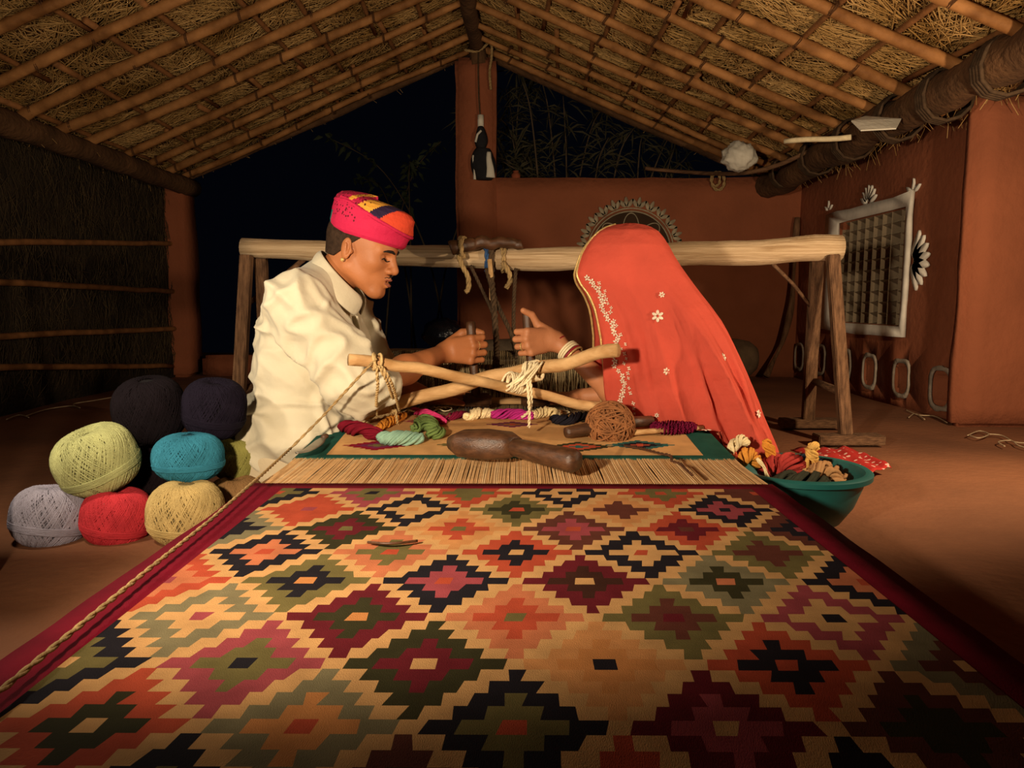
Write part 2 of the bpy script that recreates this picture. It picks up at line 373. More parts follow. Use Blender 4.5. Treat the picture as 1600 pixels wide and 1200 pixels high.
for s, ys in ((-1, LY), (1, RYS)):
    for i, y in enumerate(ys):
        r = random.uniform(.023, .031); sk = random.uniform(-.06, .06)
        a = roof_pt(s, -.02+random.uniform(-.03, .05), y+sk, -.01); b = roof_pt(s, 1.0, y-sk*.5, -.01)
        pole = bamboo(a, b, r, i+(20 if s > 0 else 0))
        for t in BT[s]:
            if random.random() < .25: continue
            lo = link('lashing', lash_me, pole, roof_pt(s, t, y+sk*(1-1.5*t), -.008))
            lo.rotation_mode = 'QUATERNION'; lo.rotation_quaternion = Vector((0, 1, 0)).rotation_difference(b-a)
    for j, t in enumerate(BT[s]):
        y = 2.5
        while y < 6.5:
            L = random.uniform(1.3, 1.9); y1 = min(6.55, y+L); tt = t+random.uniform(-.02, .02); t2 = tt+random.uniform(-.03, .03)
            pts = [roof_pt(s, tt+(t2-tt)*k/6, y+(y1-y)*k/6, .030+.006*NZ.noise(Vector((k, y, j)))) for k in range(7)]
            MB().tube(pts, [.018-.004*k/6 for k in range(7)], 7).build('batten', M['batten'], ceiling); y = y1-.15 if y1 < 6.5 else 9
# straw of the thatch
for s in (-1, 1):
    mb = MB(); ex, ez = EAVE[s]; up = (roof_pt(s, 1, 0)-roof_pt(s, 0, 0)).normalized(); nrm = roof_pt(s, 0, 0, 1)-roof_pt(s, 0, 0, 0)
    for k in range(13000):
        t = random.uniform(-.02, 1); y = random.uniform(2.5, 6.55)
        an = 3.2*NZ.noise(Vector((t*4, y*1.6, s*3)))+random.gauss(.3, .45); L = random.uniform(.12, .42)
        d = (up*math.sin(an)+Vector((0, 1, 0))*math.cos(an))*L; bend = (up*math.cos(an)-Vector((0, 1, 0))*math.sin(an))*random.gauss(0, .16)*L
        p = roof_pt(s, t, y, random.uniform(.045, .085)); w = random.uniform(.0018, .0042)
        mb.tube([p-d*.5, p-d*.15+bend-nrm*random.uniform(0, .02), p+d*.2+bend, p+d*.5], [w, w, w, w*.6], 3, cap=False)
    tag(mb.build('thatch_straw', M['straw'], ceiling), kind='stuff')
    mb = MB()    # frayed ends hanging at the gable and eave
    for k in range(900):
        if random.random() < .5: p = roof_pt(s, random.uniform(0, 1), random.uniform(6.52, 6.62), random.uniform(.06, .14)); d = Vector((random.gauss(0, .05), random.uniform(-.02, .06), -random.uniform(.02, .10)))
        else: p = roof_pt(s, random.uniform(-.05, .02), random.uniform(3.0, 6.5), random.uniform(.03, .12)); d = Vector((random.gauss(0, .06), random.gauss(0, .05), -random.uniform(.03, .18)))
        mb.tube([p, p+d*.6+Vector((random.gauss(0, .01), 0, 0)), p+d], .002, 3, cap=False)
    tag(mb.build('frayed_straw', M['straw'], ceiling), kind='stuff')
# ridge pole, gable edge boards and eave beams
MB().tube([(RX+.01*math.sin(k), 2.3+4.2*k/14, RZ-.03+.008*math.cos(k*2)) for k in range(15)], .06, 10).build('ridge_pole', M['log'], ceiling)
MB().tube([(RX+.02, 6.38, 2.6), (RX+.0, 6.38, RZ)], .07, 8).build('ridge_prop', M['log'], ceiling)
for s in (-1, 1):
    a = roof_pt(s, -.05, 6.56, .02); b = roof_pt(s, 1, 6.56, .02)
    MB().tube([a.lerp(b, k/14)+Vector((0, 0, .015*NZ.noise(Vector((k*.6, s, 0)))-.02*math.sin(math.pi*k/14))) for k in range(15)], [.055 if s > 0 else .035]*15, 8).build('gable_pole', M['log'], ceiling)
a = Vector((-2.92, 1.2, 1.66)); b = Vector((-2.86, 6.6, 1.63))
MB().tube([a.lerp(b, k/30)+Vector((.02*NZ.noise(Vector((k*.4, 0, 0))), 0, .02*NZ.noise(Vector((k*.4, 3, 0))))) for k in range(31)], [.075+.012*NZ.noise(Vector((k*.5, 8, 0))) for k in range(31)], 10).build('eave_beam', M['log'], ceiling)
a = Vector((2.06, 2.2, 1.70)); b = Vector((2.12, 6.6, 1.60))
ebr = MB().tube([a.lerp(b, k/36)+Vector((.05*NZ.noise(Vector((k*.3, 0, 7))), 0, .04*NZ.noise(Vector((k*.3, 3, 7))))) for k in range(37)], [.095+.022*NZ.noise(Vector((k*.6, 8, 2))) for k in range(37)], 12).build('eave_beam', M['log'], ceiling)
a = Vector((2.24, 2.2, 1.80)); b = Vector((2.24, 6.6, 1.72))
MB().tube([a.lerp(b, k/36)+Vector((.04*NZ.noise(Vector((k*.3, 0, 17))), 0, .03*NZ.noise(Vector((k*.3, 3, 17))))) for k in range(37)], [.08+.02*NZ.noise(Vector((k*.6, 8, 12))) for k in range(37)], 10).build('eave_beam', M['log'], ceiling)
for k, y in enumerate((3.3, 3.75, 4.2, 4.75, 5.3, 5.9)):
    mb = MB()
    for q in range(4): mb.tube([(2.10+.125*math.cos(2*math.pi*j/12), y+q*.022+.01*math.sin(j), 1.655+.125*math.sin(2*math.pi*j/12)) for j in range(13)], .010, 5, cap=False)
    mb.build('beam_binding', M['darkrope'], ceiling)
# small bits tucked in the eaves
a, b = P(1226, 221, 4.6), P(1330, 214, 4.35)
tag(MB().tube([a.lerp(b, k/6)+Vector((0, 0, .004*math.sin(k))) for k in range(7)], .016, 8).build('pale_stick', M['cream_yarn']), 'pale peeled stick tucked under the right eave', 'stick')
mb = MB(); q = [P(1330, 190, 3.9), P(1352, 183, 4.0), P(1408, 187, 3.95), P(1400, 202, 3.85), P(1345, 205, 3.82)]
mb.add([*q, *[p+Vector((0, 0, .006)) for p in q]], [(0, 1, 2), (0, 2, 3), (0, 3, 4), (7, 6, 5), (8, 7, 5), (9, 8, 5)]+[(k, 5+k, 5+(k+1) % 5, (k+1) % 5) for k in range(5)])
tag(mb.build('paper_scrap', M['white_plastic'], smooth=False), 'creased pale paper tucked between thatch and right eave beam', 'paper')
# chalk drawings on the floor
def chalk(pts, label, r=.007):
    c = curve([PZ(x, y, .0) for x, y in pts], 6); MB_ = MB().tube([p+Vector((0, 0, .0)) for p in c], r, 5, squash=.5)
    return MB_
for i, lines in enumerate((([(1512, 680), (1530, 673), (1545, 678), (1530, 684), (1515, 680)], [(1545, 678), (1565, 680), (1585, 690), (1605, 692)], [(1570, 697), (1560, 690), (1580, 688), (1590, 695), (1605, 700)]),
      ([(1415, 640), (1435, 648), (1460, 650), (1480, 660)], [(1420, 652), (1430, 646), (1445, 655)]),
      ([(40, 650), (70, 640), (110, 634), (125, 637), (115, 631), (150, 625), (190, 618)], [(10, 655), (30, 648), (45, 652)]))):
    mb = MB()
    for l in lines:
        c = curve([PZ(x, y, .002) for x, y in l], 6); mb.tube([p-Vector((0, 0, .001)) for p in c], .0035, 5)
    tag(mb.build('chalk_drawing', M['chalk'], floor), ['faint white chalk flower line on the floor by the right pillar', 'faint chalk squiggle on the floor under the vent holes', 'faint chalk line on the dark floor behind the yarn balls'][i])
# ================================================================ loom, web and rugs
def sstep(x): x = min(1, max(0, x)); return x*x*(3-2*x)
def webz(y): return .20+.040*sstep((y-1.95)/.65)+max(0, y-2.7)*.012
def loft(mb, path, sec, n=16, p=2.6, up=Vector((0, 0, 1))):
    """superellipse sections (half-width, half-height) along a path, capped"""
    path = [Vector(q) for q in path]; L = len(path); V = []
    for i in range(L):
        t = (path[min(i+1, L-1)]-path[max(i-1, 0)]).normalized(); x = t.cross(up).normalized(); y = x.cross(t)
        for k in range(n):
            a = 2*math.pi*k/n; c, s_ = math.cos(a), math.sin(a); r = (abs(c)**p+abs(s_)**p)**(-1/p)
            V.append(path[i]+x*c*r*sec[i][0]+y*s_*r*sec[i][1])
    Fc = [(i*n+k, i*n+(k+1) % n, (i+1)*n+(k+1) % n, (i+1)*n+k) for i in range(L-1) for k in range(n)]
    Fc += [tuple(reversed(range(n))), tuple((L-1)*n+k for k in range(n))]; return mb.add(V, Fc)
PAL = dict(tan='c0935f', red='a8462f', rose='904046', maroon='5e1a22', dkolive='33301c', black='1d1a20', olive='665c36', olivegray='756c50',
           orange='b87a46', brown='5a3026', salmon='b46a48', tanor='bd8350', dkbrown='3a2018', green='1f4a40', crimson='7c1024', teal='2c5a56', plum='6a2444')
PN = list(PAL); PI_ = {n: i for i, n in enumerate(PN)}
PM = [weave('wool_'+n, PAL[n]) for n in PN]
PMAROON = weave('wool_border_maroon', '6e0f22'); PGREEN = weave('wool_border_green', '1d4a40')
X0, X1 = -.652, .630
DX, DY, YO, XO = .2255, .1366, .7336, -.004
FX0, FX1 = XO-2.5*DX, XO+2.5*DX
ROWS = {0: 'red dkolive tan|olivegray orange red|black olive red|maroon rose tan|brown dkolive dkolive',
 1: 'black olive tan|rose olive black|dkolive maroon tan|tanor orange black|red black red|olivegray brown tan',
 2: 'olivegray tan rose|maroon dkolive orange|salmon red olive|olive brown maroon|rose tan black',
 3: 'red salmon rose|olive black orange|black rose red|maroon dkbrown tan|olivegray dkolive salmon|black salmon red',
 4: 'black salmon red|salmon olive red|red black tan|black tan red|olive brown brown',
 5: 'olivegray black black|dkolive maroon olive|tanor red olive|brown rose red|red maroon brown|brown black rose',
 6: 'red red rose|black tan orange|olive dkolive red|tanor brown brown|black rose black',
 7: 'black olive red|rose olive black|red olive olive|black tan black|red olive red|brown brown red',
 -1: 'red black tan|black olive red|brown dkolive red|red salmon olive|black olive rose|dkolive red tan',
 -2: 'rose tan black|olive maroon tan|red black tan|brown olive red|black rose tan',
 -3: 'olive black red|maroon rose tan|black red olive|red olive black|salmon black tan|rose olive tan',
 -4: 'black tan red|red olive tan|olivegray maroon tan|black rose red|red black tan'}
ROWS = {k: [t.split() for t in v.split('|')] for k, v in ROWS.items()}
H = DY/5; WS = .0198
def paint(cur, a, b, c):
    out = []
    for (u, v, k) in cur:
        if v <= a or u >= b: out.append((u, v, k)); continue
        if u < a: out.append((u, a, k))
        out.append((max(u, a), min(v, b), c))
        if v > b: out.append((b, v, k))
    return out
rug = thing('patterned_rug', 'flat-woven rug with rows of stepped diamonds and a dark red border', 'rug', (0, 1.0, .2))
RUG0, RUG1 = .10, 1.785; FY0, FY1 = .16, 1.722
def sheet(y0, y1, x0, x1, th, mat, name, parent, nx=24, ny=40, dz=0, wob=0):
    V = []; Fc = []
    for side in (0, 1):
        for j in range(ny+1):
            y = y0+(y1-y0)*j/ny
            for i in range(nx+1):
                x = x0+(x1-x0)*i/nx; e = wob*NZ.noise(Vector((y*7, x0*9, 0)))*(1 if i in (0, nx) else 0)
                V.append((x+e, y, webz(y)+dz-side*th))
    n1 = (nx+1)*(ny+1)
    for j in range(ny):
        for i in range(nx):
            a = j*(nx+1)+i; Fc.append((a, a+1, a+nx+2, a+nx+1)); Fc.append((n1+a, n1+a+nx+1, n1+a+nx+2, n1+a+1))
    for j in range(ny):
        for i in (0, nx):
            a = j*(nx+1)+i; q = (a, a+nx+1, n1+a+nx+1, n1+a); Fc.append(q if i == 0 else q[::-1])
    for i in range(nx):
        for j in (0, ny):
            a = j*(nx+1)+i; q = (a, n1+a, n1+a+1, a+1); Fc.append(q if j == 0 else q[::-1])
    return MB().add(V, Fc).build(name, mat, parent)
sheet(RUG0, RUG1, X0, X1, .007, PMAROON, 'border', rug, wob=.006)
fld = MB()
nmin, nmax = int((FY0-YO)/H), int(round((FY1-YO)/H))
def emit(mb, cur, y0, y1, x0, x1, z=.0012, slant=.0018):
    cur = sorted(cur); bx = [cur[0][0]]+[c[1] for c in cur]
    js = [0]+[random.gauss(slant, .0018) for _ in bx[1:-1]]+[0]; jm = [0]+[random.gauss(0, .0014) for _ in bx[1:-1]]+[0]
    for q in range(len(cur)):
        if bx[q+1]-bx[q] < 1e-5: continue
        V = [(bx[q]+jm[q]-js[q], y0), (bx[q+1]+jm[q+1]-js[q+1], y0), (bx[q+1]+jm[q+1]+js[q+1], y1), (bx[q]+jm[q]+js[q], y1)]
        mb.add([(min(max(x, x0), x1), y, webz(y)+z) for x, y in V], [(0, 1, 2, 3)], cur[q][2])
for n_ in range(nmin, nmax+1):
    y = YO+n_*H; cur = [(FX0, FX1, PI_['tan'])]
    for k in (math.floor(n_/5), math.floor(n_/5)+1):
        r = abs(n_-5*k)
        if r > 4 or k not in ROWS: continue
        odd = k % 2
        for i, cs in enumerate(ROWS[k]):
            xc = XO+DX*(i-2-(.5 if odd else 0))
            for lev, c in zip((4, 2, 0), cs):
                if r > lev: continue
                w = .0105+(lev-r)*WS+(.010 if r == 0 and lev else .003 if lev == 0 else 0)
                a, b = max(FX0, xc-w), min(FX1, xc+w)
                if b > a: cur = paint(cur, a, b, PI_[c])
    emit(fld, cur, y-H/2, y+H/2, FX0, FX1)
fld.build('patterned_field', PM, rug, smooth=False)
# loose warp between the two pieces, and new rug
loom = thing('loom', 'wooden floor loom with a peeled log top beam on plank trestles', 'loom', (0, 3.5, 0))
TAN = [pm('warp_tan', 'd2a874', .9, .12, 30, 0), pm('warp_tan_dark', 'bd915e', .9, .12, 30, 0), pm('warp_tan_pale', 'd8b484', .9, .1, 30, 0)]
OLV = [pm('warp_grey', '8a7756', .9, .15, 30, 0), pm('warp_grey_dark', '5e4f36', .9, .15, 30, 0), pm('warp_grey_pale', 'a08a64', .9, .15, 30, 0)]
def warp(y0, y1, x0, x1, n, ny, mats, name, dz=0):
    mb = MB()
    for i in range(n):
        xa = x0+(x1-x0)*i/n; w = (x1-x0)/n; mi = random.choice((0, 0, 0, 1, 2)); V = []; Fc = []
        jz = random.uniform(-.001, .001); sk = random.gauss(0, .0012)
        for j in range(ny+1):
            y = y0+(y1-y0)*j/ny; z = webz(y)+dz+jz; o = sk*math.sin(math.pi*j/ny)
            V += [(xa+o, y, z-.0012), (xa+w*.5+o, y, z+.0012), (xa+w+o, y, z-.0012)]
        for j in range(ny): a = j*3; Fc += [(a, a+1, a+4, a+3), (a+1, a+2, a+5, a+4)]
        mb.add(V, Fc, mi)
    return tag(mb.build(name, mats, loom), kind='stuff')
warp(1.78, 2.06, X0+.012, X1-.012, 250, 6, TAN, 'warp_threads')
warp(2.60, 4.70, X0+.02, X1-.02, 190, 10, OLV, 'warp_threads', -.002)
new = thing('unfinished_rug', 'unfinished pale rug with a dark green border, scattered with yarn', 'rug', (0, 2.3, .2))
NY0, NY1 = 2.05, 2.62
sheet(NY0, NY1, X0+.01, X1-.01, .006, PGREEN, 'border', new, ny=20)
fld = MB(); hh = .0095; nr = int((NY1-NY0-.045)/hh)
MOT = [((590, 690), 'crimson plum olive', 5), ((735, 690), 'olive crimson red', 5), ((905, 692), 'dkolive red teal', 5), ((1000, 690), 'teal black red', 5),
       ((665, 664), 'rose olive tan', 4), ((800, 668), 'plum olive red', 4), ((930, 664), 'black olive teal', 4), ((555, 672), 'crimson plum red', 4), ((1020, 664), 'olive red black', 4)]
for q in range(nr):
    y = NY0+.045+hh*(q+.5); cur = [(X0+.095, X1-.095, PI_['tan'])]
    for (pp, cs, lv) in MOT:
        c = PZ(pp[0], pp[1], .225); r = abs(round((y-c.y)/hh))
        for d, col in zip((lv, lv-2, 1), cs.split()):
            if r <= d: w = .010+(d-r)*.019; cur = paint(cur, max(c.x-w, X0+.095), min(c.x+w, X1-.095), PI_[col])
    emit(fld, cur, y-hh/2, y+hh/2, X0+.095, X1-.095, slant=.002)
fld.build('patterned_field', PM, new, smooth=False)
# pale cord stretched along the left edge
pts = [PZ(-60, 1128, .212), PZ(0, 1086, .212), PZ(228, 897, .213), PZ(330, 815, .214), PZ(412, 742, .218), P(455, 702, 2.15), P(502, 655, 2.17), P(548, 605, 2.10), P(588, 562, 2.06)]
pts = [p+Vector((0, 0, .004)) for p in pts]
tag(rope(pts, .0042, strands=2, pitch=.06).build('edge_cord', M['hemp']), 'pale cord stretched along the left edge of the patterned rug', 'cord')
# ---- loom frame
BY = 3.5
def logtube(path, r0, r1, seed, n=14, lump=.12):
    path = [Vector(p) for p in path]; N = 36; c = []
    for k in range(N+1):
        t = k/N*(len(path)-1); i = min(int(t), len(path)-2); c.append(path[i].lerp(path[i+1], t-i)+Vector((0, .01*NZ.noise(Vector((k*.2, seed, 1))), .012*NZ.noise(Vector((k*.22, seed, 4))))))
    return MB().tube(c, [(r0+(r1-r0)*k/N)*(1+lump*NZ.noise(Vector((k*.33, seed, 8)))+.5*lump*NZ.noise(Vector((k*.9, seed, 2)))) for k in range(N+1)], n)
logtube([P(379, 387, BY), P(600, 398, BY), P(800, 405, BY), P(1000, 402, BY), P(1160, 394, BY), P(1313, 388, BY)], .046, .062, 3).build('top_beam', M['logwood'], loom)
def plank(a, b, w, d, name, mat, parent):
    a, b = Vector(a), Vector(b); t = (b-a).normalized(); x = Vector((1, 0, 0)); x = (x-t*x.dot(t)).normalized(); y = t.cross(x)
    R = Matrix((x, y, t)).transposed(); mb = MB().box((a+b)/2, (w, d, (b-a).length), R, bev=.004); return mb.build(name, mat, parent, smooth=False)
for sx, xt, xb in ((1, P(1298, 400, BY-.03).x, 1.50), (-1, P(388, 400, BY-.03).x, -1.30)):
    plank((xt, BY-.05, .86), (xb, 3.34, .04), .054, .045, 'post', M['greywood'], loom)
    plank((xt-.03*sx, BY+.05, .86), (xb-.005*sx, 3.77, .04), .056, .045, 'post', M['greywood'], loom)
    for y in (3.33, 3.78): MB().box((xb+.01*sx, y, .022), (.30, .09, .044), bev=.004).build('foot_board', M['greywood'], loom, smooth=False)
    MB().tube([(xb-.01*sx, 3.36, .23), (xb-.01*sx, 3.74, .25)], .018, 6).build('rung', M['greywood'], loom)
MB().tube([P(1203, 408, 3.5), P(1240, 445, 3.58), P(1277, 492, 3.62)], .009, 6).build('brace_rod', M['greywood'], loom)
MB().tube([P(475, 405, 3.5), P(430, 442, 3.58), P(389, 474, 3.62)], .012, 6).build('brace_rod', M['greywood'], loom)
MB().tube([(-.8, .13, .155), (.8, .13, .155)], .05, 12).build('cloth_beam', M['greywood'], loom)
MB().tube([(-.85, 4.7, .21), (.85, 4.7, .21)], .055, 12).build('warp_beam', M['greywood'], loom)
for x in (-.78, .78):
    for y in (.13, 4.7): MB().tube([(x, y, 0), (x, y, .17)], .05, 8).build('stump', M['greywood'], loom)
# heddles
for (py, Y) in ((577, 3.02), (555, 3.22)):
    c = P(800, py, Y); rod = MB().tube([(X0+.05, Y, c.z), (X1-.05, Y, c.z)], .013, 8).build('heddle_rod', M['stick'], loom)
    mb = MB()
    for i in range(150):
        x = X0+.06+(X1-X0-.12)*i/149; j = random.gauss(0, .004); mi = random.choice((0, 0, 1, 2))
        ring = [(x+.002*math.cos(a), Y+.019*math.cos(a), c.z+.019*math.sin(a)) for a in [2*math.pi*q/8 for q in range(9)]]
        mb.tube(ring, .0034, 4, cap=False, mi=mi)
        zb = webz(Y)
        mb.tube([(x, Y-.018, c.z), (x+j, Y-.012, (c.z+zb)/2), (x+j*2, Y+.004, zb)], .0022, 4, cap=False, mi=mi)
    tag(mb.build('heddle_loops', OLV, loom), kind='stuff')
MB().tube([(X0-.02, 2.86, webz(2.86)+.018), (X1+.02, 2.86, webz(2.86)+.018)], .014, 8).build('shed_rod', M['stick'], loom)
# ropes from beam to heddle rods
def lrope(pts, R, mat, name='hanging_rope'): return rope(curve(pts, 6), R, strands=3).build(name, mat, loom)
lrope([P(768, 385, 3.43), P(768, 430, 3.42), P(772, 480, 3.3), P(776, 540, 3.18), P(775, 572, 3.0)], .014, M['darkrope'])
lrope([P(760, 420, 3.42), P(775, 470, 3.35), P(798, 520, 3.22), P(806, 556, 3.2)], .010, M['darkrope'])
lrope([P(806, 420, 3.42), P(803, 470, 3.35), P(803, 520, 3.25), P(806, 560, 3.2)], .009, M['darkrope'])
lrope([P(735, 415, 3.42), P(752, 450, 3.4), P(770, 490, 3.3), P(773, 520, 3.25)], .008, M['darkrope'])
MB().tube([P(765, 405, 3.41), P(768, 440, 3.41), P(768, 470, 3.38)], .012, 6).build('hanging_strip', M['stick'], loom)
M['bluerope'] = pm('blue_rope', '31507c', .8, .25, 40, .3, 200)
def wrap(x, R, mat, turns=3, name='rope_wrap', c=None):
    pts = []; c = c or P(x, 404, BY)
    for k in range(turns*12+1):
        a = 2*math.pi*k/12; pts.append((c.x+.012*k/12-.02+.004*math.sin(k*1.3), c.y+.066*math.cos(a), c.z+.062*math.sin(a)))
    return rope(pts, R, strands=2).build(name, mat, loom)
wrap(765, .010, M['bluerope'], 3); wrap(770, .007, M['bluerope'], 2); wrap(790, .008, M['hemp'], 2)
lrope([P(785, 410, 3.42), P(795, 425, 3.41), P(797, 440, 3.42), P(790, 450, 3.42)], .012, M['hemp'])
c = P(712, 388, 3.38)
tag(logtube([P(704, 388, 3.36), P(740, 381, 3.40), P(780, 379, 3.42), P(815, 381, 3.44)], .034, .022, 11, n=10).build('tie_stick', M['darkwood']), 'short dark stick lashed on top of the loom beam', 'stick')
pts = []
for k in range(40):
    a = 2*math.pi*k/12; pts.append((c.x+.022+.004*math.sin(k)+k*.0004, c.y+.045*math.cos(a), c.z+.004+.045*math.sin(a)))
tie = rope(pts, .009, strands=2).build('tie_rope', M['hemp']); tag(tie, 'frayed pale rope knotted round the dark stick on the loom beam', 'rope')
rope(curve([P(716, 398, 3.36), P(722, 415, 3.37), P(731, 432, 3.38), P(732, 452, 3.38), P(727, 456, 3.38)], 6), .012, strands=3).build('rope_tail', M['hemp'], tie)
# ---- crossed sticks
def stick(pts, r0, r1, label, seed):
    return tag(logtube(pts, r0, r1, seed, n=10, lump=.10).build('stretcher_stick', M['stick']), label, 'stick', 'crossed sticks over the new rug')
SA = [P(545, 562, 2.06), P(650, 574, 2.14), P(790, 606, 2.29), P(930, 634, 2.44), P(1074, 661, 2.58)]
SB = [P(512, 664, 2.50), P(600, 637, 2.45), P(740, 596, 2.38), P(850, 573, 2.32), P(965, 548, 2.20)]
stick(SA, .0175, .0165, 'peeled stick slanting from the shirt sleeve down to the right', 21)
stick(SB, .024, .021, 'peeled stick slanting from the left rug edge up to the red veil', 22)
def yarn_tie(center, ax, R, n, label, tails=(), mat=None, spread=.03):
    t = thing('yarn_tie', label, 'yarn', center); ax = Vector(ax).normalized(); x = ax.orthogonal().normalized(); y = ax.cross(x); mb = MB()
    for q in range(n):
        o = (q/(max(1, n-1))-.5)*spread; tl = random.gauss(0, .25)
        mb.tube([Vector(center)+ax*(o+tl*R*math.sin(a))+(x*math.cos(a)+y*math.sin(a))*R*random.uniform(.97, 1.08) for a in [2*math.pi*k/14 for k in range(15)]], .0042, 5, cap=False)
    mb.build('wrapping', mat or M['cream_yarn'], t)
    for tl in tails: rope(curve(tl, 6), .005, strands=2, n=4).build('tail', mat or M['cream_yarn'], t)
    return t
cA = P(805, 598, 2.30); cB = P(833, 580, 2.31)
t = yarn_tie(cA, SA[3]-SA[2], .029, 8, 'cream yarn knotted where the two sticks cross', [[P(828, 590, 2.26), P(830, 615, 2.24), P(828, 640, 2.26), P(815, 652, 2.3)], [P(824, 592, 2.26), P(826, 620, 2.23), P(827, 650, 2.25), P(826, 668, 2.27)]], spread=.05)
mb = MB()
for q in range(9):
    g = lambda s_: random.gauss(0, s_)
    mb.tube(curve([cA+Vector((-.03+.006*q+g(.006), -.022, -.012+g(.006))), (cA+cB)/2+Vector((-.02+.005*q+g(.006), -.046+g(.006), .006+g(.006))), cB+Vector((-.02+.006*q+g(.005), -.024, .028+g(.005)))], 5), random.uniform(.0030, .0042), 5)
ax = (SB[4]-SB[3]).normalized(); x_ = ax.orthogonal().normalized(); y_ = ax.cross(x_)
for q in range(7):
    o = (q-3)*.0065; mb.tube([cB+ax*o+(x_*math.cos(a)+y_*math.sin(a))*.031 for a in [2*math.pi*k/14 for k in range(15)]], .0042, 5, cap=False)
mb.build('wrapping', M['cream_yarn'], t)
M['string'] = pm('twisted_string', 'c2a470', .9, .15, 40, .3, 200)
yarn_tie(P(588, 566, 2.09), SA[1]-SA[0], .023, 3, 'pale string looped over the left stick end with hanging tails', [[P(588, 572, 2.06), P(590, 600, 2.10), P(588, 625, 2.2), P(589, 648, 2.34)], [P(592, 572, 2.06), P(606, 600, 2.12), P(616, 630, 2.36)], [P(596, 572, 2.06), P(612, 600, 2.12), P(624, 642, 2.36)]], M['string'], .015)
yarn_tie(P(615, 632, 2.44), SB[1]-SB[0], .030, 4, 'pale string knotted on the lower left of the rising stick', [[P(618, 640, 2.40), P(620, 655, 2.42), P(622, 668, 2.46)]], M['string'], .02)
yarn_tie(P(530, 660, 2.49), SB[1]-SB[0], .031, 8, 'string lashing at the low left end of the rising stick', [], M['hemp'], .05)
yarn_tie(P(1066, 659, 2.57), SA[4]-SA[3], .021, 5, 'cream yarn lashing at the right end of the falling stick', [], M['cream_yarn'], .03)
# ---- comb beaters
def beater(top, foot, label):
    top, foot = Vector(top), Vector(foot); b = thing('comb_beater', label, 'weaving tool', foot, 'hand-held comb beaters')
    ax = (top-foot).normalized(); MB().tube([foot+ax*.06, foot+ax*.12, top-ax*.02, top-ax*.004, top], [.019, .0165, .0185, .017, .010], 12).build('handle', M['darkwood'], b)
    MB().box(foot+Vector((0, 0, .05)), (.105, .035, .05), bev=.008).build('block', M['darkwood'], b)
    for k in range(9):
        x = -.044+.011*k; MB().tube([foot+Vector((x, 0, .03)), foot+Vector((x, -.004, .012)), foot+Vector((x, -.008, .0))], [.0028, .0025, .0015], 5).build('tine', M['iron'], b)
BE_M = (P(735, 502, 2.72), P(746, 645, 2.72)); BE_W = (P(823, 486, 2.72), P(836, 645, 2.72))
beater(*BE_M, 'comb beater in the fist of the man in white'); beater(*BE_W, 'comb beater in the fist of the veiled woman')
# ---- wooden tool on the new rug
mb = MB(); zb = .222
A = [PZ(714, 690, zb+.035), PZ(722, 692, zb+.035), PZ(760, 694, zb+.034), PZ(795, 696, zb+.034), PZ(806, 698, zb+.034)]
tool = thing('wooden_mallet', 'dark wooden mallet lying across the new rug', 'tool', A[2]-Vector((0, 0, .035)))
loft(mb, A, [(.035, .022), (.05, .036), (.055, .040), (.045, .036), (.028, .026)], 18, 3.2).build('head', M['darkwood'], tool)
Bp = [PZ(798, 697, zb+.034), PZ(830, 705, zb+.03), PZ(870, 714, zb+.03), PZ(896, 720, zb+.03), PZ(903, 721, zb+.03)]
mb = MB(); loft(mb, Bp, [(.026, .024), (.027, .026), (.030, .029), (.031, .030), (.024, .023)], 16, 2.2).build('handle', M['darkwood'], tool)
# ---- twine ball on a spindle
def wound(mb, c, R, n, r, squash=1, seed=0, seg=26, full=True):
    rg = random.Random(seed)
    for q in range(n):
        ax = Vector((rg.gauss(0, 1), rg.gauss(0, 1), rg.gauss(0, 1))).normalized(); x = ax.orthogonal().normalized(); y = ax.cross(x); off = rg.uniform(-.45, .45); rr = R*rg.uniform(.93, 1.08); ph = rg.uniform(0, 6.28); span = rg.uniform(2.5, 6.3)
        pts = []
        for k in range(seg):
            a = ph+span*k/(seg-1); p = (x*math.cos(a)+y*math.sin(a))*math.sqrt(1-off*off)+ax*(off+.08*math.sin(3*a)); p = p.normalized()*rr; pts.append(Vector(c)+Vector((p.x, p.y, p.z*squash)))
        mb.tube(pts, r, 4)
def uvs(c, R, sq=1, n=20): 
    return MB().lathe([(max(1e-4, R*math.sin(math.pi*k/n)), -R*sq*math.cos(math.pi*k/n)) for k in range(n+1)], c, 28)
tc = P(953, 664, 2.30); tw = thing('twine_ball', 'brown coarse twine ball wound on a wooden spindle', 'ball', tc-Vector((0, 0, .08)))
M['twine'] = pm('coir_twine', '8c5a34', .85, .25, 30, .3, 200); M['twine_dark'] = pm('coir_core', '4a2c18', .9, .3, 30, .5, 90)
uvs(tc, .062, .95).build('core', M['twine_dark'], tw); mb = MB(); wound(mb, tc, .072, 95, .0036, .96, 4); mb.build('winding', M['twine'], tw)
MB().tube([P(884, 676, 2.26), P(890, 675, 2.265), P(925, 669, 2.28), P(985, 660, 2.32), P(1018, 657, 2.36)], [.017, .019, .021, .02, .016], 12).build('spindle', M['darkwood'], tw)
rope(curve([P(965, 695, 2.26)]+[PZ(x, y, .232) for x, y in ((1000, 700), (1030, 708), (1048, 712), (1050, 720), (1062, 724), (1070, 732), (1082, 742))], 5), .004, strands=2, n=4).build('loose_end', M['twine_dark'], tw)
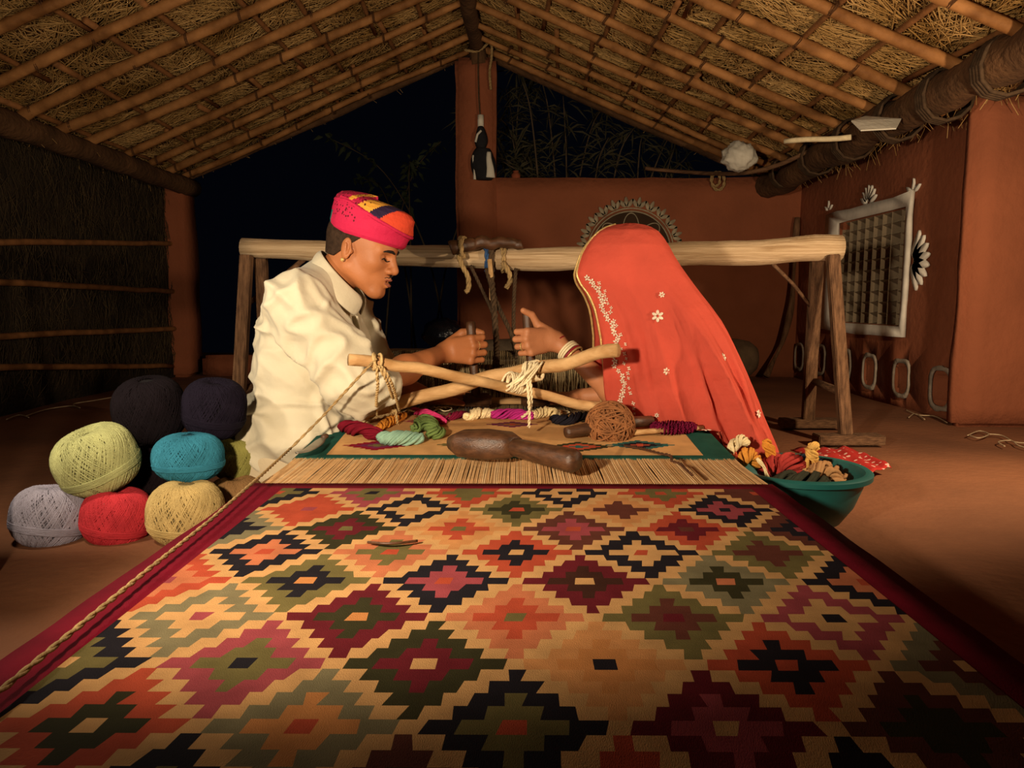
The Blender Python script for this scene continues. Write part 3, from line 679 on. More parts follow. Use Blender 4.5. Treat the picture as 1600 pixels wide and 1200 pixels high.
# ---- skeins of yarn
def skein(pts, R, nst, col, label, twist=2.0, taper=True, group=None, r=None, loops=True, name='yarn_skein', seed=1):
    pts = curve(pts, 8); N = len(pts)-1; mb = MB(); rg = random.Random(seed); m = pm('yarn_'+label.replace(' ', '_')[:24], col, .92, .16, 30, .2, 200, spec=.1)
    for s_ in range(nst):
        ph = rg.uniform(0, 6.28); rho = math.sqrt(rg.uniform(.12, 1)); q = []
        for j in range(N+1):
            t = j/N; en = (math.sin(math.pi*min(1, max(0, t*.88+.06)))**.45 if taper else 1)
            d = (pts[min(j+1, N)]-pts[max(j-1, 0)]).normalized(); x = d.cross(Vector((0, 0, 1))).normalized(); y = x.cross(d); a = ph+twist*2*math.pi*t+.4*math.sin(5*t+ph)
            q.append(pts[j]+(x*math.cos(a)*1.1+y*math.sin(a)*.9)*R*rho*en)
        mb.tube(q, r or R*.22, 5)
    return tag(mb.build(name, m), label, 'yarn', group)
G = 'yarn skeins on the new rug'
def on(px, py, R): p = PZ(px, py, .225); p.z = webz(p.y)+R*.9; return p
skein([on(534, 675, .02), on(560, 680, .024), on(598, 686, .02)], .024, 26, '6a1020', 'maroon yarn skein at the left corner of the new rug', 1.2, group=G, seed=2)
skein([on(592, 688, .022), on(625, 690, .024), on(660, 688, .022)], .024, 26, '7fa08c', 'pale blue-green yarn skein beside the mallet', 1.3, group=G, seed=3)
skein([on(648, 680, .022), on(665, 672, .03), on(676, 684, .03), on(690, 682, .02)], .026, 20, '5c6f3c', 'leafy green yarn tangle touching the blue-green skein', 2.5, group=G, seed=4, r=.005)
skein([on(592, 676, .015), on(612, 668, .017), on(632, 660, .014)], .018, 18, 'c07a2c', 'mustard orange yarn twist on the new rug', 2.5, group=G, seed=5)
skein([on(560, 668, .012), on(590, 662, .014), on(610, 658, .01)], .014, 14, 'd8c090', 'cream yarn strand behind the mustard twist', 1.5, group=G, seed=6)
skein([on(548, 662, .008), on(575, 658, .010), on(602, 655, .008)], .010, 10, '1f5050', 'dark teal yarn strand at the back left of the new rug', 1.5, group=G, seed=16)
skein([on(645, 652, .014), on(668, 661, .017), on(695, 668, .012)], .018, 18, 'cc3a72', 'bright pink yarn skein lying slantwise', 1.5, group=G, seed=7)
skein([on(684, 664, .012), on(708, 662, .015), on(735, 658, .012)], .016, 16, '6e1430', 'dark crimson yarn strand between pink skein and cream bundle', 1.5, group=G, seed=8)
skein([on(728, 664, .017), on(748, 660, .02), on(772, 659, .017)], .021, 20, 'e6d2a4', 'cream yarn bundle left of the magenta skein', 2.2, group=G, seed=9)
skein([on(768, 661, .017), on(800, 661, .02), on(834, 662, .016)], .020, 22, 'b02c7c', 'magenta yarn skein between two cream bundles', 1.0, group=G, seed=10)
skein([on(832, 662, .017), on(852, 658, .02), on(876, 659, .016)], .020, 20, 'e2cc98', 'cream yarn bundle right of the magenta skein', 2.4, group=G, seed=11)
skein([on(862, 666, .015), on(885, 668, .018), on(915, 660, .014)], .020, 18, '1c1a22', 'black yarn skein behind the twine ball', 1.6, group=G, seed=12)
t0 = [on(1018, 677, .022), on(1048, 679, .024), on(1085, 677, .02)]
skein(t0, .026, 40, '6e1234', 'maroon yarn wound on a stick at the right corner of the new rug', 7.0, group=G, seed=13, r=.0042)
mb = MB().tube([on(985, 682, .016), on(1000, 681, .016), on(1098, 676, .016)], .009, 8); tag(mb.build('bobbin_stick', M['stick']), 'thin stick through the maroon wound yarn', 'stick')
for k, (x, y) in enumerate(((640, 655), (690, 650), (606, 660), (875, 655))):
    c = on(x, y, .004); pts = [c+Vector((.03*math.cos(a*1.1+k)*(1+.3*math.sin(3*a)), .02*math.sin(a*1.7+k), .008+.006*math.sin(a*2))) for a in [q*.35 for q in range(22)]]
    tag(MB().tube(pts, .0022, 4).build('loose_thread', M['cream_yarn']), ['loose cream thread curl near the mustard twist', 'loose cream thread curl beyond the pink skein', 'small cream thread loop under the left string', 'loose cream thread curl beside the right cream bundle'][k], 'thread', 'loose threads on the new rug')
# sickle knife on the left corner
kn = thing('curved_knife', 'small curved iron knife on the green rug corner', 'knife', PZ(488, 705, .222))
c = curve([PZ(463, 712, .222), PZ(480, 708, .222), PZ(495, 698, .224), PZ(503, 690, .226), PZ(511, 687, .226)], 6); mb = MB(); N = len(c)
loft(mb, [p+Vector((0, 0, .008)) for p in c], [(.002+.016*math.sin(math.pi*min(1, k/N*1.05+.05))**.8, .003) for k in range(N)], 8, 2).build('blade', pm('worn_steel', '8a8478', .4, .2, 20, .1, 60, metal=.6), kn)
MB().tube([c[-6]+Vector((0, 0, .010)), c[-3]+Vector((0, 0, .012)), c[-1]+Vector((0, 0, .012))], [.008, .009, .007], 8).build('handle', M['darkwood'], kn)
p = curve([PZ(575, 847, .21), PZ(600, 849, .214), PZ(625, 848, .213), PZ(652, 845, .21)], 4)
tag(MB().tube(p, .0028, 5).build('twig', M['darkwood']), 'thin brown twig lying on the patterned rug', 'twig')
# ---- yarn balls
def yarn_ball(px, py, Y, R, sq, col, tilt, label, seed, hole=True, band=True):
    c = P(px, py, Y); b = thing('yarn_ball', label, 'yarn ball', c-Vector((0, 0, R*sq)), 'stacked yarn balls'); rg = random.Random(seed)
    m = pm('ball_'+str(seed), col, .92, .14, 20, .25, 260, spec=.1); md = pm('ballcore_'+str(seed), tuple(int(col[i:i+2], 16)/255*.75 for i in (0, 2, 4)), .95, .2, 40, .5, 200)  # core is the yarn colour darkened, painting shade between the strands
    T = Matrix.Rotation(math.radians(tilt[0]), 3, 'X') @ Matrix.Rotation(math.radians(tilt[1]), 3, 'Y')
    def S(lon, lat, k=1.0):   # lat from top; flattened with a dimple at the poles
        st, ct = math.sin(lat), math.cos(lat); dim = 1-.38*math.exp(-(st/.28)**2)*(1 if hole else .4)
        r = (abs(st)**2.5+abs(ct)**2.5)**(-1/2.5)
        return c+T @ Vector((R*k*r*st*math.cos(lon), R*k*r*st*math.sin(lon), R*sq*k*r*ct*dim))
    n = 26; mb = MB(); V = []; mm = 30
    for i in range(n+1):
        for j in range(mm): V.append(S(2*math.pi*j/mm, math.pi*(.004+.992*i/n), .945))
    mb.add(V, [(i*mm+j, (i+1)*mm+j, (i+1)*mm+(j+1) % mm, i*mm+(j+1) % mm) for i in range(n) for j in range(mm)]).build('core', md, b)
    mb = MB()
    for q in range(620):
        lon = rg.uniform(0, 6.283); tw = rg.choice((-1, 1))*rg.gauss(.62, .10); l0 = .20+rg.uniform(0, .12); l1 = math.pi-.3; k = rg.uniform(.972, .99); w = rg.uniform(.0014, .0021)
        mb.tube([S(lon+tw*(t-.5)*2, l0+(l1-l0)*t, k+.012*math.sin(9*t+lon)) for t in [j/16 for j in range(17)]], w, 4, cap=False)
    mb.build('winding', m, b)
    if band:
        mb = MB()
        for q in range(8): mb.tube([S(lon, math.pi*.60+(q-3.5)*.028+.06*math.sin(lon+seed), 1.004+rg.uniform(-.006, .006)) for lon in [2*math.pi*j/36 for j in range(37)]], .0020, 4, cap=False)
        mb.build('belly_band', m, b)
yarn_ball(79, 806, 1.98, .098, .90, '9c96a4', (-8, 6), 'lavender grey yarn ball at the far left of the bottom row', 1)
yarn_ball(183, 807, 2.00, .092, .92, 'b8343c', (-4, 8), 'red yarn ball in the bottom row', 2)
yarn_ball(291, 801, 2.00, .103, .90, 'b59c66', (0, 4), 'beige yarn ball against the rug edge in the bottom row', 3, hole=False)
yarn_ball(151, 718, 2.02, .110, .88, 'a3a470', (14, -14), 'pale green yarn ball with an open top', 4)
yarn_ball(295, 714, 2.08, .098, .72, '31748a', (-2, 2), 'teal blue yarn ball on top of the beige one', 5, hole=False)
yarn_ball(234, 640, 2.16, .102, .98, '130d11', (10, 0), 'large black yarn ball at the top left of the pile', 6, hole=False, band=False)
yarn_ball(335, 638, 2.20, .094, 1.0, '18131f', (6, 10), 'dark violet-black yarn ball at the top right of the pile', 7)
yarn_ball(368, 714, 2.32, .080, .92, '8a8648', (4, 8), 'olive yarn ball behind the teal one', 8, band=False)
yarn_ball(228, 735, 2.26, .098, .95, '1a1216', (0, 0), 'black yarn ball buried in the middle of the pile', 9, hole=False, band=False)
yarn_ball(368, 780, 2.24, .085, .88, '8e6c46', (0, 0), 'tan yarn ball half hidden behind the beige one', 10)
# ---- bowl
bc = Vector((.835, 2.16, 0)); RB = .185
bowl = thing('plastic_bowl', 'teal plastic basin full of yarn hanks beside the rug', 'bowl', bc)
prof = [(.001, .004), (.10, .004), (.115, .012), (.150, .06), (.172, .115), (.178, .145), (.182, .158), (.196, .160), (.204, .154), (.203, .140)]
outer = [(.199, .139), (.190, .146), (.184, .140), (.178, .115), (.156, .055), (.122, .004), (.10, 0), (.001, 0)]
autosmooth(MB().lathe(prof+outer, bc, 48).build('basin', M['plastic_teal'], bowl), 50)
def hk(pts, R, col, label, seed, tw=1.2, nst=22, r=None): skein([bc+Vector(p) for p in pts], R, nst, col, label, tw, group='yarn hanks in the teal basin', seed=seed, r=r)
hk([(-.11, -.09, .12), (-.04, -.12, .145), (.04, -.11, .13)], .034, '38382c', 'dark grey-green yarn hank at the near side of the basin', 31)
hk([(-.10, -.02, .05), (.0, -.03, .08), (.10, .0, .06)], .05, '4a3a2c', 'brown yarn hank at the bottom of the basin', 32)
hk([(-.10, .01, .135), (-.05, .03, .165), (.0, .01, .16), (.04, .04, .14)], .032, 'a83a34', 'brick red yarn hank in the middle of the basin', 33)
hk([(.0, -.06, .15), (.06, -.05, .155), (.10, -.07, .12)], .030, 'b08458', 'light brown yarn hank lying near the basin front', 34, 1.0, 18)
hk([(.03, -.01, .15), (.08, -.02, .15), (.13, -.01, .12)], .028, 'a87c54', 'light brown yarn hank behind the other brown one', 35, 1.0, 18)
hk([(.02, .02, .13), (.04, .0, .18), (.035, .0, .215), (.055, -.005, .222)], .017, 'e0b060', 'pale yellow yarn hank standing up in the basin', 36, 1.0, 16)
hk([(-.06, .04, .16), (-.07, .05, .20), (-.08, .06, .228)], .017, 'd08a34', 'orange yarn hank standing up in the basin', 37, 1.0, 16)
hk([(-.02, .10, .12), (.05, .09, .155), (.10, .05, .13)], .030, '1d2430', 'black yarn hank along the far side of the basin', 38)
hk([(-.18, -.02, .17), (-.15, -.01, .20), (-.12, .01, .16)], .022, 'd8903c', 'orange yarn hank drooping over the left rim', 39)
hk([(-.19, .06, .18), (-.16, .07, .225), (-.13, .07, .215)], .018, 'e6d2a4', 'cream yarn hank at the left rim', 40)
hk([(-.23, .10, .16), (-.19, .08, .19), (-.17, .04, .17)], .016, 'c05038', 'coral yarn hank beside the veil hem', 41)
hk([(-.135, -.03, .19), (-.12, -.05, .17), (-.115, -.08, .13), (-.10, -.09, .10)], .008, 'e6d2a4', 'thin cream yarn strand hanging inside the basin', 42, 1.0, 6)
# ---- red cloth on the floor
V = []; n, m_ = 26, 14
q = [PZ(1235, 708, .0), PZ(1330, 706, .0), PZ(1392, 738, .0), PZ(1340, 752, .0)]
for j in range(m_+1):
    for i in range(n+1):
        u, v = i/n, j/m_; p = q[0].lerp(q[1], u).lerp(q[3].lerp(q[2], u), v); p.z = .012+.022*max(0, NZ.noise(Vector((u*5, v*4, 1))))+.012*math.sin(u*9+v*3)**2; V.append(p)
Fc = [(j*(n+1)+i, j*(n+1)+i+1, (j+1)*(n+1)+i+1, (j+1)*(n+1)+i) for j in range(m_) for i in range(n)]
M['redprint'] = pm('red_printed_cotton', 'b02a24', .85, .1, 6, .2, 60)
nt = M['redprint'].node_tree; b_ = nt.nodes['Principled BSDF']; vo = nt.nodes.new('ShaderNodeTexVoronoi'); vo.inputs['Scale'].default_value = 34
tcn = nt.nodes.new('ShaderNodeTexCoord'); nt.links.new(tcn.outputs['Object'], vo.inputs['Vector'])
mt = nt.nodes.new('ShaderNodeMath'); mt.operation = 'LESS_THAN'; mt.inputs[1].default_value = .28; nt.links.new(vo.outputs['Distance'], mt.inputs[0])
mx = nt.nodes.new('ShaderNodeMixRGB'); src = b_.inputs['Base Color'].links[0].from_socket; nt.links.new(mt.outputs[0], mx.inputs[0]); nt.links.new(src, mx.inputs[1]); mx.inputs[2].default_value = (.75, .5, .4, 1); nt.links.new(mx.outputs[0], b_.inputs['Base Color'])
o = tag(MB().add(V, Fc).build('red_cloth', M['redprint']), 'red printed cloth corner lying on the floor behind the basin', 'cloth')
md = o.modifiers.new('t', 'SOLIDIFY'); md.thickness = .003
# ================================================================ people
class Field:
    """smooth union of soft primitives, meshed with surface nets into one continuous surface"""
    def __init__(s): s.p = []
    def cap(s, a, b, ra, rb=None, k=.02):
        s.p.append(('c', np.array(a, float), np.array(b, float), ra, ra if rb is None else rb, k, 1)); return s
    def ell(s, c, r, R=None, k=.02, sign=1):
        s.p.append(('e', np.array(c, float), np.array(R if R is not None else np.eye(3), float), np.array(r, float), None, k, sign)); return s
    def one(s, q, X):
        if q[0] == 'c':
            ab = q[2]-q[1]; t = np.clip(((X-q[1]) @ ab)/max(ab @ ab, 1e-12), 0, 1); return np.linalg.norm(X-q[1]-t[:, None]*ab, axis=1)-(q[3]+(q[4]-q[3])*t)
        L = (X-q[1]) @ q[2]; k0 = np.linalg.norm(L/q[3], axis=1); k1 = np.linalg.norm(L/q[3]**2, axis=1); return np.where(k1 > 1e-9, k0*(k0-1)/np.maximum(k1, 1e-9), -q[3].min())
    def ev(s, X, prims=None):
        d = np.full(len(X), 9.0)
        for q in (s.p if prims is None else prims):
            e = s.one(q, X); k = q[5]
            if q[6] > 0:
                h = np.clip(.5+.5*(e-d)/k, 0, 1); d = e*(1-h)+d*h-k*h*(1-h)
            else:
                h = np.clip(.5-.5*(e+d)/k, 0, 1); d = d*(1-h)+(-e)*h+k*h*(1-h) if False else -( (e)*(1-np.clip(.5+.5*(e+d)/k, 0, 1))+(-d)*np.clip(.5+.5*(e+d)/k, 0, 1)-k*np.clip(.5+.5*(e+d)/k, 0, 1)*(1-np.clip(.5+.5*(e+d)/k, 0, 1)))
        return d
    def mesh(s, h, cut=None):
        lo = np.full(3, 9.); hi = -lo
        for q in s.p:
            if q[6] < 0: continue
            if q[0] == 'c': r = max(q[3], q[4]); a = np.minimum(q[1], q[2])-r; b = np.maximum(q[1], q[2])+r
            else: r = q[3].max(); a = q[1]-r; b = q[1]+r
            lo = np.minimum(lo, a); hi = np.maximum(hi, b)
        lo -= .03; hi += .03; B = 16; nb = np.ceil((hi-lo)/(h*B)).astype(int); N = nb*B+1
        D = np.full(N, 9., np.float32); hd = h*B*.5*1.7321
        I = np.stack(np.meshgrid(*[np.arange(n) for n in nb], indexing='ij'), -1).reshape(-1, 3)
        C = lo+(I+.5)*h*B; dc = s.ev(C); off = np.stack(np.meshgrid(*[np.arange(B+1)]*3, indexing='ij'), -1).reshape(-1, 3)
        pd = np.stack([s.one(q, C) for q in s.p], 1)
        for bi in range(len(I)):
            i0 = I[bi]*B; sl = tuple(slice(a, a+B+1) for a in i0)
            if dc[bi] > hd*1.4+.02: continue
            if dc[bi] < -(hd*2.2+.05): D[sl] = -9.; continue
            X = lo+(i0+off)*h; pr = [q for j, q in enumerate(s.p) if pd[bi, j] < hd*1.15+q[5]+.015]
            d = s.ev(X, pr)
            if cut is not None: d = cut(X, d)
            D[sl] = d.reshape(B+1, B+1, B+1)
        neg = D < 0; nx, ny, nz = N; act = np.zeros((nx-1, ny-1, nz-1), bool); cn = np.zeros(act.shape, np.int8)
        for a in (0, 1):
            for b in (0, 1):
                for c in (0, 1): cn += neg[a:nx-1+a, b:ny-1+b, c:nz-1+c]
        act = (cn > 0) & (cn < 8); A = np.argwhere(act); idx = np.full(act.shape, -1, np.int32); idx[act] = np.arange(len(A))
        S_ = np.zeros((len(A), 3)); cnt = np.zeros(len(A)); cor = [(a, b, c) for a in (0, 1) for b in (0, 1) for c in (0, 1)]
        val = {c: D[A[:, 0]+c[0], A[:, 1]+c[1], A[:, 2]+c[2]] for c in cor}
        for u in cor:
            for ax in range(3):
                if u[ax]: continue
                v = list(u); v[ax] = 1; v = tuple(v); m = (val[u] < 0) != (val[v] < 0); t = val[u]/np.where(m, val[u]-val[v], 1)
                pt = np.tile(np.array(u, float), (len(A), 1)); pt[:, ax] += t; S_[m] += pt[m]; cnt[m] += 1
        V = lo+(A+S_/cnt[:, None])*h; F = []
        for ax in range(3):
            o1, o2 = (ax+1) % 3, (ax+2) % 3; s0 = [slice(1, -1)]*3; s0[ax] = slice(0, -1); s1 = [slice(1, -1)]*3; s1[ax] = slice(1, None)
            a, b = neg[tuple(s0)], neg[tuple(s1)]; e = np.argwhere(a != b)
            if not len(e): continue
            fl = a[tuple(e.T)]; e = e+1; e[:, ax] -= 1
            def cell(d1, d2):
                q = e.copy(); q[:, o1] -= d1; q[:, o2] -= d2; return idx[tuple(q.T)]
            Q = np.stack([cell(1, 1), cell(0, 1), cell(0, 0), cell(1, 0)], 1); Q[~fl] = Q[~fl][:, ::-1]; F.append(Q)
        F = np.concatenate(F); F = F[(F >= 0).all(1)]; return V, F
def relax(V, F, it=2, lam=.5):
    E = np.concatenate([F[:, [0, 1]], F[:, [1, 2]], F[:, [2, 3]], F[:, [3, 0]]])
    for _ in range(it):
        S_ = np.zeros_like(V); c = np.zeros(len(V)); np.add.at(S_, E[:, 0], V[E[:, 1]]); np.add.at(c, E[:, 0], 1); np.add.at(S_, E[:, 1], V[E[:, 0]]); np.add.at(c, E[:, 1], 1)
        V = V*(1-lam)+lam*S_/np.maximum(c, 1)[:, None]
    return V
def vnormals(V, F):
    n = np.cross(V[F[:, 2]]-V[F[:, 0]], V[F[:, 3]]-V[F[:, 1]]); N = np.zeros_like(V)
    for k in range(4): np.add.at(N, F[:, k], n)
    return N/np.maximum(np.linalg.norm(N, axis=1), 1e-9)[:, None]
def mesh_np(name, V, F, mats, parent, mi=None):
    mats = mats if isinstance(mats, list) else [mats]
    me = bpy.data.meshes.new(name); V = V-np.array(org(parent)); me.vertices.add(len(V)); me.vertices.foreach_set('co', V.astype(np.float32).ravel())
    me.loops.add(F.size); me.loops.foreach_set('vertex_index', F.astype(np.int32).ravel()); me.polygons.add(len(F)); me.polygons.foreach_set('loop_start', np.arange(0, F.size, 4, dtype=np.int32))
    me.polygons.foreach_set('use_smooth', np.ones(len(F), bool))
    for m in mats: me.materials.append(m)
    if mi is not None: me.polygons.foreach_set('material_index', mi.astype(np.int32))
    me.update(calc_edges=True); me.validate(); return link(name, me, parent)
def frame(fwd, up=(0, 0, 1)):
    f = Vector(fwd).normalized(); l = Vector(up).cross(f).normalized(); u = f.cross(l); return np.array([f, l, u]).T   # columns forward, left, up
# ---- head and hands
def head_prims(fd, c, R, S, ear=True):
    h = lambda x, y, z: np.array(c)+R @ (np.array([x, y, z])*S)
    el = lambda p, r, k=.02, sign=1: fd.ell(h(*p), np.array(r)*S, R, k*S, sign)
    cp = lambda a, b, ra, rb, k=.015: fd.cap(h(*a), h(*b), ra*S, rb*S, k*S)
    el((-.012, 0, .035), (.100, .078, .088)); el((.030, 0, -.030), (.068, .060, .075), .03); el((.045, 0, .03), (.055, .060, .055), .03)
    for s in (-1, 1):
        cp((-.002, s*.054, -.052), (.066, s*.018, -.100), .020, .018, .03); el((.058, s*.042, -.018), (.026, .020, .020), .025)
        cp((.088, s*.012, .022), (.076, s*.046, .020), .010, .008, .012)
    cp((.080, -.012, -.104), (.080, .012, -.104), .017, .017, .02); el((.076, 0, -.062), (.026, .030, .026), .02)
    for s in (-1, 1): el((.096, s*.031, .003), (.014, .019, .011), .012, -1)
    for s in (-1, 1): el((.075, s*.032, .001), (.0135, .0155, .0115), .004)
    cp((.093, 0, .018), (.115, 0, -.026), .0085, .0115, .012); el((.113, 0, -.031), (.013, .0125, .011), .008)
    for s in (-1, 1): el((.104, s*.0135, -.034), (.012, .0085, .0085), .005)
    cp((.104, 0, -.0575), (.089, .023, -.0625), .0072, .003, .006); cp((.104, 0, -.0575), (.089, -.023, -.0625), .0072, .003, .006)
    cp((.102, 0, -.0745), (.088, .019, -.069), .0085, .003, .006); cp((.102, 0, -.0745), (.088, -.019, -.069), .0085, .003, .006)
    el((.112, 0, -.0655), (.016, .020, .0028), .003, -1)
    if ear:
        for s in (-1, 1):
            Re = R @ np.array(Matrix.Rotation(s*.35, 3, 'Z')) @ np.array(Matrix.Rotation(-.15, 3, 'Y'))
            fd.ell(h(-.012, s*.080, -.002), np.array((.019, .0075, .032))*S, Re, .006*S); fd.ell(h(-.007, s*.088, .003), np.array((.0115, .008, .021))*S, Re, .003*S, -1); fd.cap(h(-.014, s*.084, .010), h(-.010, s*.084, -.012), .0035*S, .003*S, .004*S); fd.ell(h(.004, s*.079, -.006), np.array((.006, .006, .008))*S, Re, .005*S)
    return h
def fist(fd, G, a, f, n, S, thumb_up=False):
    """hand closed round a handle: G grip centre, a handle axis (thumb side), f wrist-to-knuckle, n toward the palm"""
    a, f, n = [np.array(v, float) for v in (a, f, n)]; w = lambda x, y, z: np.array(G)+(f*x+a*y+n*z)*S
    wr = w(-.082, -.004, -.010)
    for i, (y, fx) in enumerate(((.034, .020), (.012, .026), (-.011, .022), (-.032, .013))):
        mc = w(fx, y, -.027); pip = w(fx+.022, y*1.02, .004); dip = w(fx-.008, y*.98, .034); tip = w(fx-.036, y*.95, .029); r = (.0098, .0100, .0096, .0086)[i]*S
        fd.cap(w(-.062, y*.62, -.012), mc, .015*S, .0128*S, .012*S); fd.cap(mc, pip, r*1.12, r, .004); fd.cap(pip, dip, r, r*.94, .003); fd.cap(dip, tip, r*.94, r*.8, .003)
    fd.ell(w(-.030, 0, -.016), np.array((.045, .038, .016))*S, np.array([f, a, n]).T, .01)
    if thumb_up: pts = [w(-.058, .026, -.006), w(-.030, .052, .004), w(-.014, .082, .004), w(.014, .098, .004)]
    else: pts = [w(-.058, .026, -.004), w(-.030, .050, .010), w(.000, .054, .030), w(.026, .046, .034)]
    for i, (ra, rb) in enumerate(((.018, .0135), (.0130, .0115), (.0112, .0095))): fd.cap(pts[i], pts[i+1], ra*S, rb*S, .010 if i == 0 else .004)
    fd.cap(w(-.064, 0, -.012), wr, .026*S, .027*S, .02); return wr
def flat_hand(fd, W_, f, up, S, side):
    """relaxed hand resting palm down: W_ wrist, f pointing direction; side +1 thumb on the right"""
    f = np.array(Vector(f).normalized()); up = np.array(up, float); r_ = np.cross(f, up)*side; w = lambda x, y, z: np.array(W_)+(f*x+r_*y+up*z)*S
    fd.ell(w(.050, 0, .0), np.array((.052, .042, .015))*S, np.array([f, r_, up]).T, .015)
    for y, L, k in ((.033, .075, 0), (.011, .085, 1), (-.011, .078, 2), (-.031, .060, 3)):
        p0 = w(.085, y, .004); p1 = w(.088+L*.42, y*1.12, .008); p2 = w(.088+L*.75, y*1.2, -.002); p3 = w(.088+L, y*1.24, -.014)
        for u, v, ra, rb in ((p0, p1, .0105, .0095), (p1, p2, .0095, .0085), (p2, p3, .0085, .0072)): fd.cap(u, v, ra*S, rb*S, .004)
    q = [w(.02, .030, -.002), w(.050, .056, -.004), w(.078, .068, -.008), w(.100, .070, -.014)]
    for i, (ra, rb) in enumerate(((.017, .013), (.012, .0108), (.0105, .008))): fd.cap(q[i], q[i+1], ra*S, rb*S, .008)
A_ = lambda px, py, Y: np.array(P(px, py, Y))
# ================================================================ the man
man = thing('person', 'person in a cream shirt and bright pink turban gripping a comb beater', 'person', (P(450, 700, 2.48).x, 2.5, 0))
S = 1.11
Rm = frame((math.cos(math.radians(17))*.975, -.20, -math.sin(math.radians(17))))
hc = A_(541, 388, 2.37)-Rm @ (np.array((-.012, -.080, -.002))*S)
fd = Field(); hm = head_prims(fd, hc, Rm, S)
nb = A_(508, 445, 2.48)
fd.cap(hm(-.030, 0, -.05), nb, .060*S, .072, .03)
EL, WR = A_(573, 604, 2.30), None
GM = A_(735, 546, 2.70)
fdir = np.array((.90, -.43, .05)); axm = np.array((Vector(BE_M[0])-Vector(BE_M[1])).normalized()); fdir = fdir-axm*(fdir @ axm); fdir /= np.linalg.norm(fdir)
nm = np.cross(axm, fdir)           # palm turned away from the camera
if nm[1] < 0: nm = -nm
wr = fist(fd, GM, axm, fdir, nm, 1.22)
fd.cap(wr, wr*.45+EL*.55, .030, .047, .03); fd.cap(wr*.45+EL*.55, EL, .047, .050, .03)
fd.cap(EL, A_(470, 475, 2.31), .050, .06, .03)
FE, FW = A_(600, 590, 2.74), A_(672, 622, 2.76)
FW[2] = webz(2.76)+.045
flat_hand(fd, FW, (A_(735, 632, 2.80)-A_(660, 620, 2.76))*np.array((1, 1, 0)), (0, 0, 1), 1.15, 1)
fd.cap(FE, FW, .048, .030, .03); fd.cap(FE, A_(522, 462, 2.66), .05, .06, .03)
for c_, r_ in (((490, 490, 2.48), (.10, .165, .11)), ((474, 580, 2.48), (.12, .14, .14)), ((468, 668, 2.48), (.14, .16, .10))): fd.ell(A_(*c_), r_, None, .06)
hipL, hipR = np.array((-.80, 2.40, .10)), np.array((-.80, 2.56, .10))
kn1, kn2 = np.array((-1.02, 2.86, .12)), np.array((-.76, 2.98, .11)); an1, an2 = np.array((-.80, 2.74, .06)), np.array((-1.00, 2.66, .05))
for a_, b_, c_ in ((hipL, kn1, an1), (hipR, kn2, an2)):
    fd.cap(a_, b_, .075, .055, .04); fd.cap(b_, c_, .052, .036, .03); fd.cap(c_, c_+np.array((.05, -.10, -.015)), .032, .026, .02)
V, F = fd.mesh(.0032); V = relax(V, F, 1, .25); mesh_np('body', V, F, M['skin'], man)
# eyes, brows, moustache, lips laid on the face
def hv(x, y, z): return Vector(hm(x, y, z))
HB = V[np.linalg.norm(V-hc, axis=1) < .2]
def onb(pts, off):
    out = []
    for p in pts:
        q = np.array(hm(*p)); k = np.argsort(((HB-q)**2).sum(1))[:4]; b0 = HB[k].mean(0); n_ = q-np.array(hm(.03, 0, p[2])); out.append(Vector(b0+n_/np.linalg.norm(n_)*off))
    return out
M['eye'] = pm('eye_dark', '120c0a', .25, .1, 10, 0, spec=.5); M['lip'] = pm('lip', '7c4436', .5, .1, 20, 0)
for s in (-1, 1):
    MB().tube(curve(onb([(.10-.0035*k, s*(.018+.0065*k), -.0045+.0030*math.sin(k*.78)) for k in range(5)], .0006), 3), [.0014+.0018*math.sin(math.pi*k/12) for k in range(13)], 6).build('eye', M['eye'], man)
    MB().tube(curve(onb([(.110-.006*k, s*(.010+.0095*k), .0195+.0045*math.sin(k*.85)) for k in range(5)], .0008), 3), [.0022+.0030*math.sin(math.pi*(k/12)**.8) for k in range(13)], 6).build('eyebrow', M['hair'], man)
    MB().tube(curve(onb([(.115-.004*k, s*(.002+.0065*k), -.0475-.0012*k*k*.6) for k in range(4)], .0004), 3), [.0022-.0012*k/9 for k in range(10)], 6).build('moustache', M['hair'], man)
    MB().tube(curve(onb([(.115-.003*k, s*(.000+.006*k), -.0585-.0004*k*k) for k in range(4)], .0002), 3), [.0042-.0025*k/9 for k in range(10)], 6).build('lip', M['lip'], man)
    MB().tube(curve(onb([(.115-.003*k, s*(.000+.0055*k), -.0745+.0005*k*k) for k in range(4)], .0002), 3), [.0052-.003*k/9 for k in range(10)], 6).build('lip', M['lip'], man)
ec = hv(-.010, -.0905, -.035); mb = MB(); mb.v, mb.f, mb.m = (q := uvs(ec, .0065)).v, q.f, q.m; mb.build('earring', M['gold'], man)
hf = Field(); hf.ell(hm(-.014, 0, .035), np.array((.103, .0815, .092))*S, Rm, .01); hf.ell(hm(-.045, 0, -.03), np.array((.058, .062, .06))*S, Rm, .03)
def hair_cut(X, d):
    L = ((X-hc) @ Rm)/S
    m1 = np.maximum(L[:, 0]-(.030+.85*np.maximum(0, L[:, 2]-.012)), -(L[:, 2]+.035-np.maximum(0, L[:, 0]+.055)*.95))
    return np.maximum(d, m1*S)
V, F = hf.mesh(.004, hair_cut); mesh_np('hair', V, F, pm('cropped_hair', '35261b', .8, .4, 60, .5, 300, spec=.15), man)
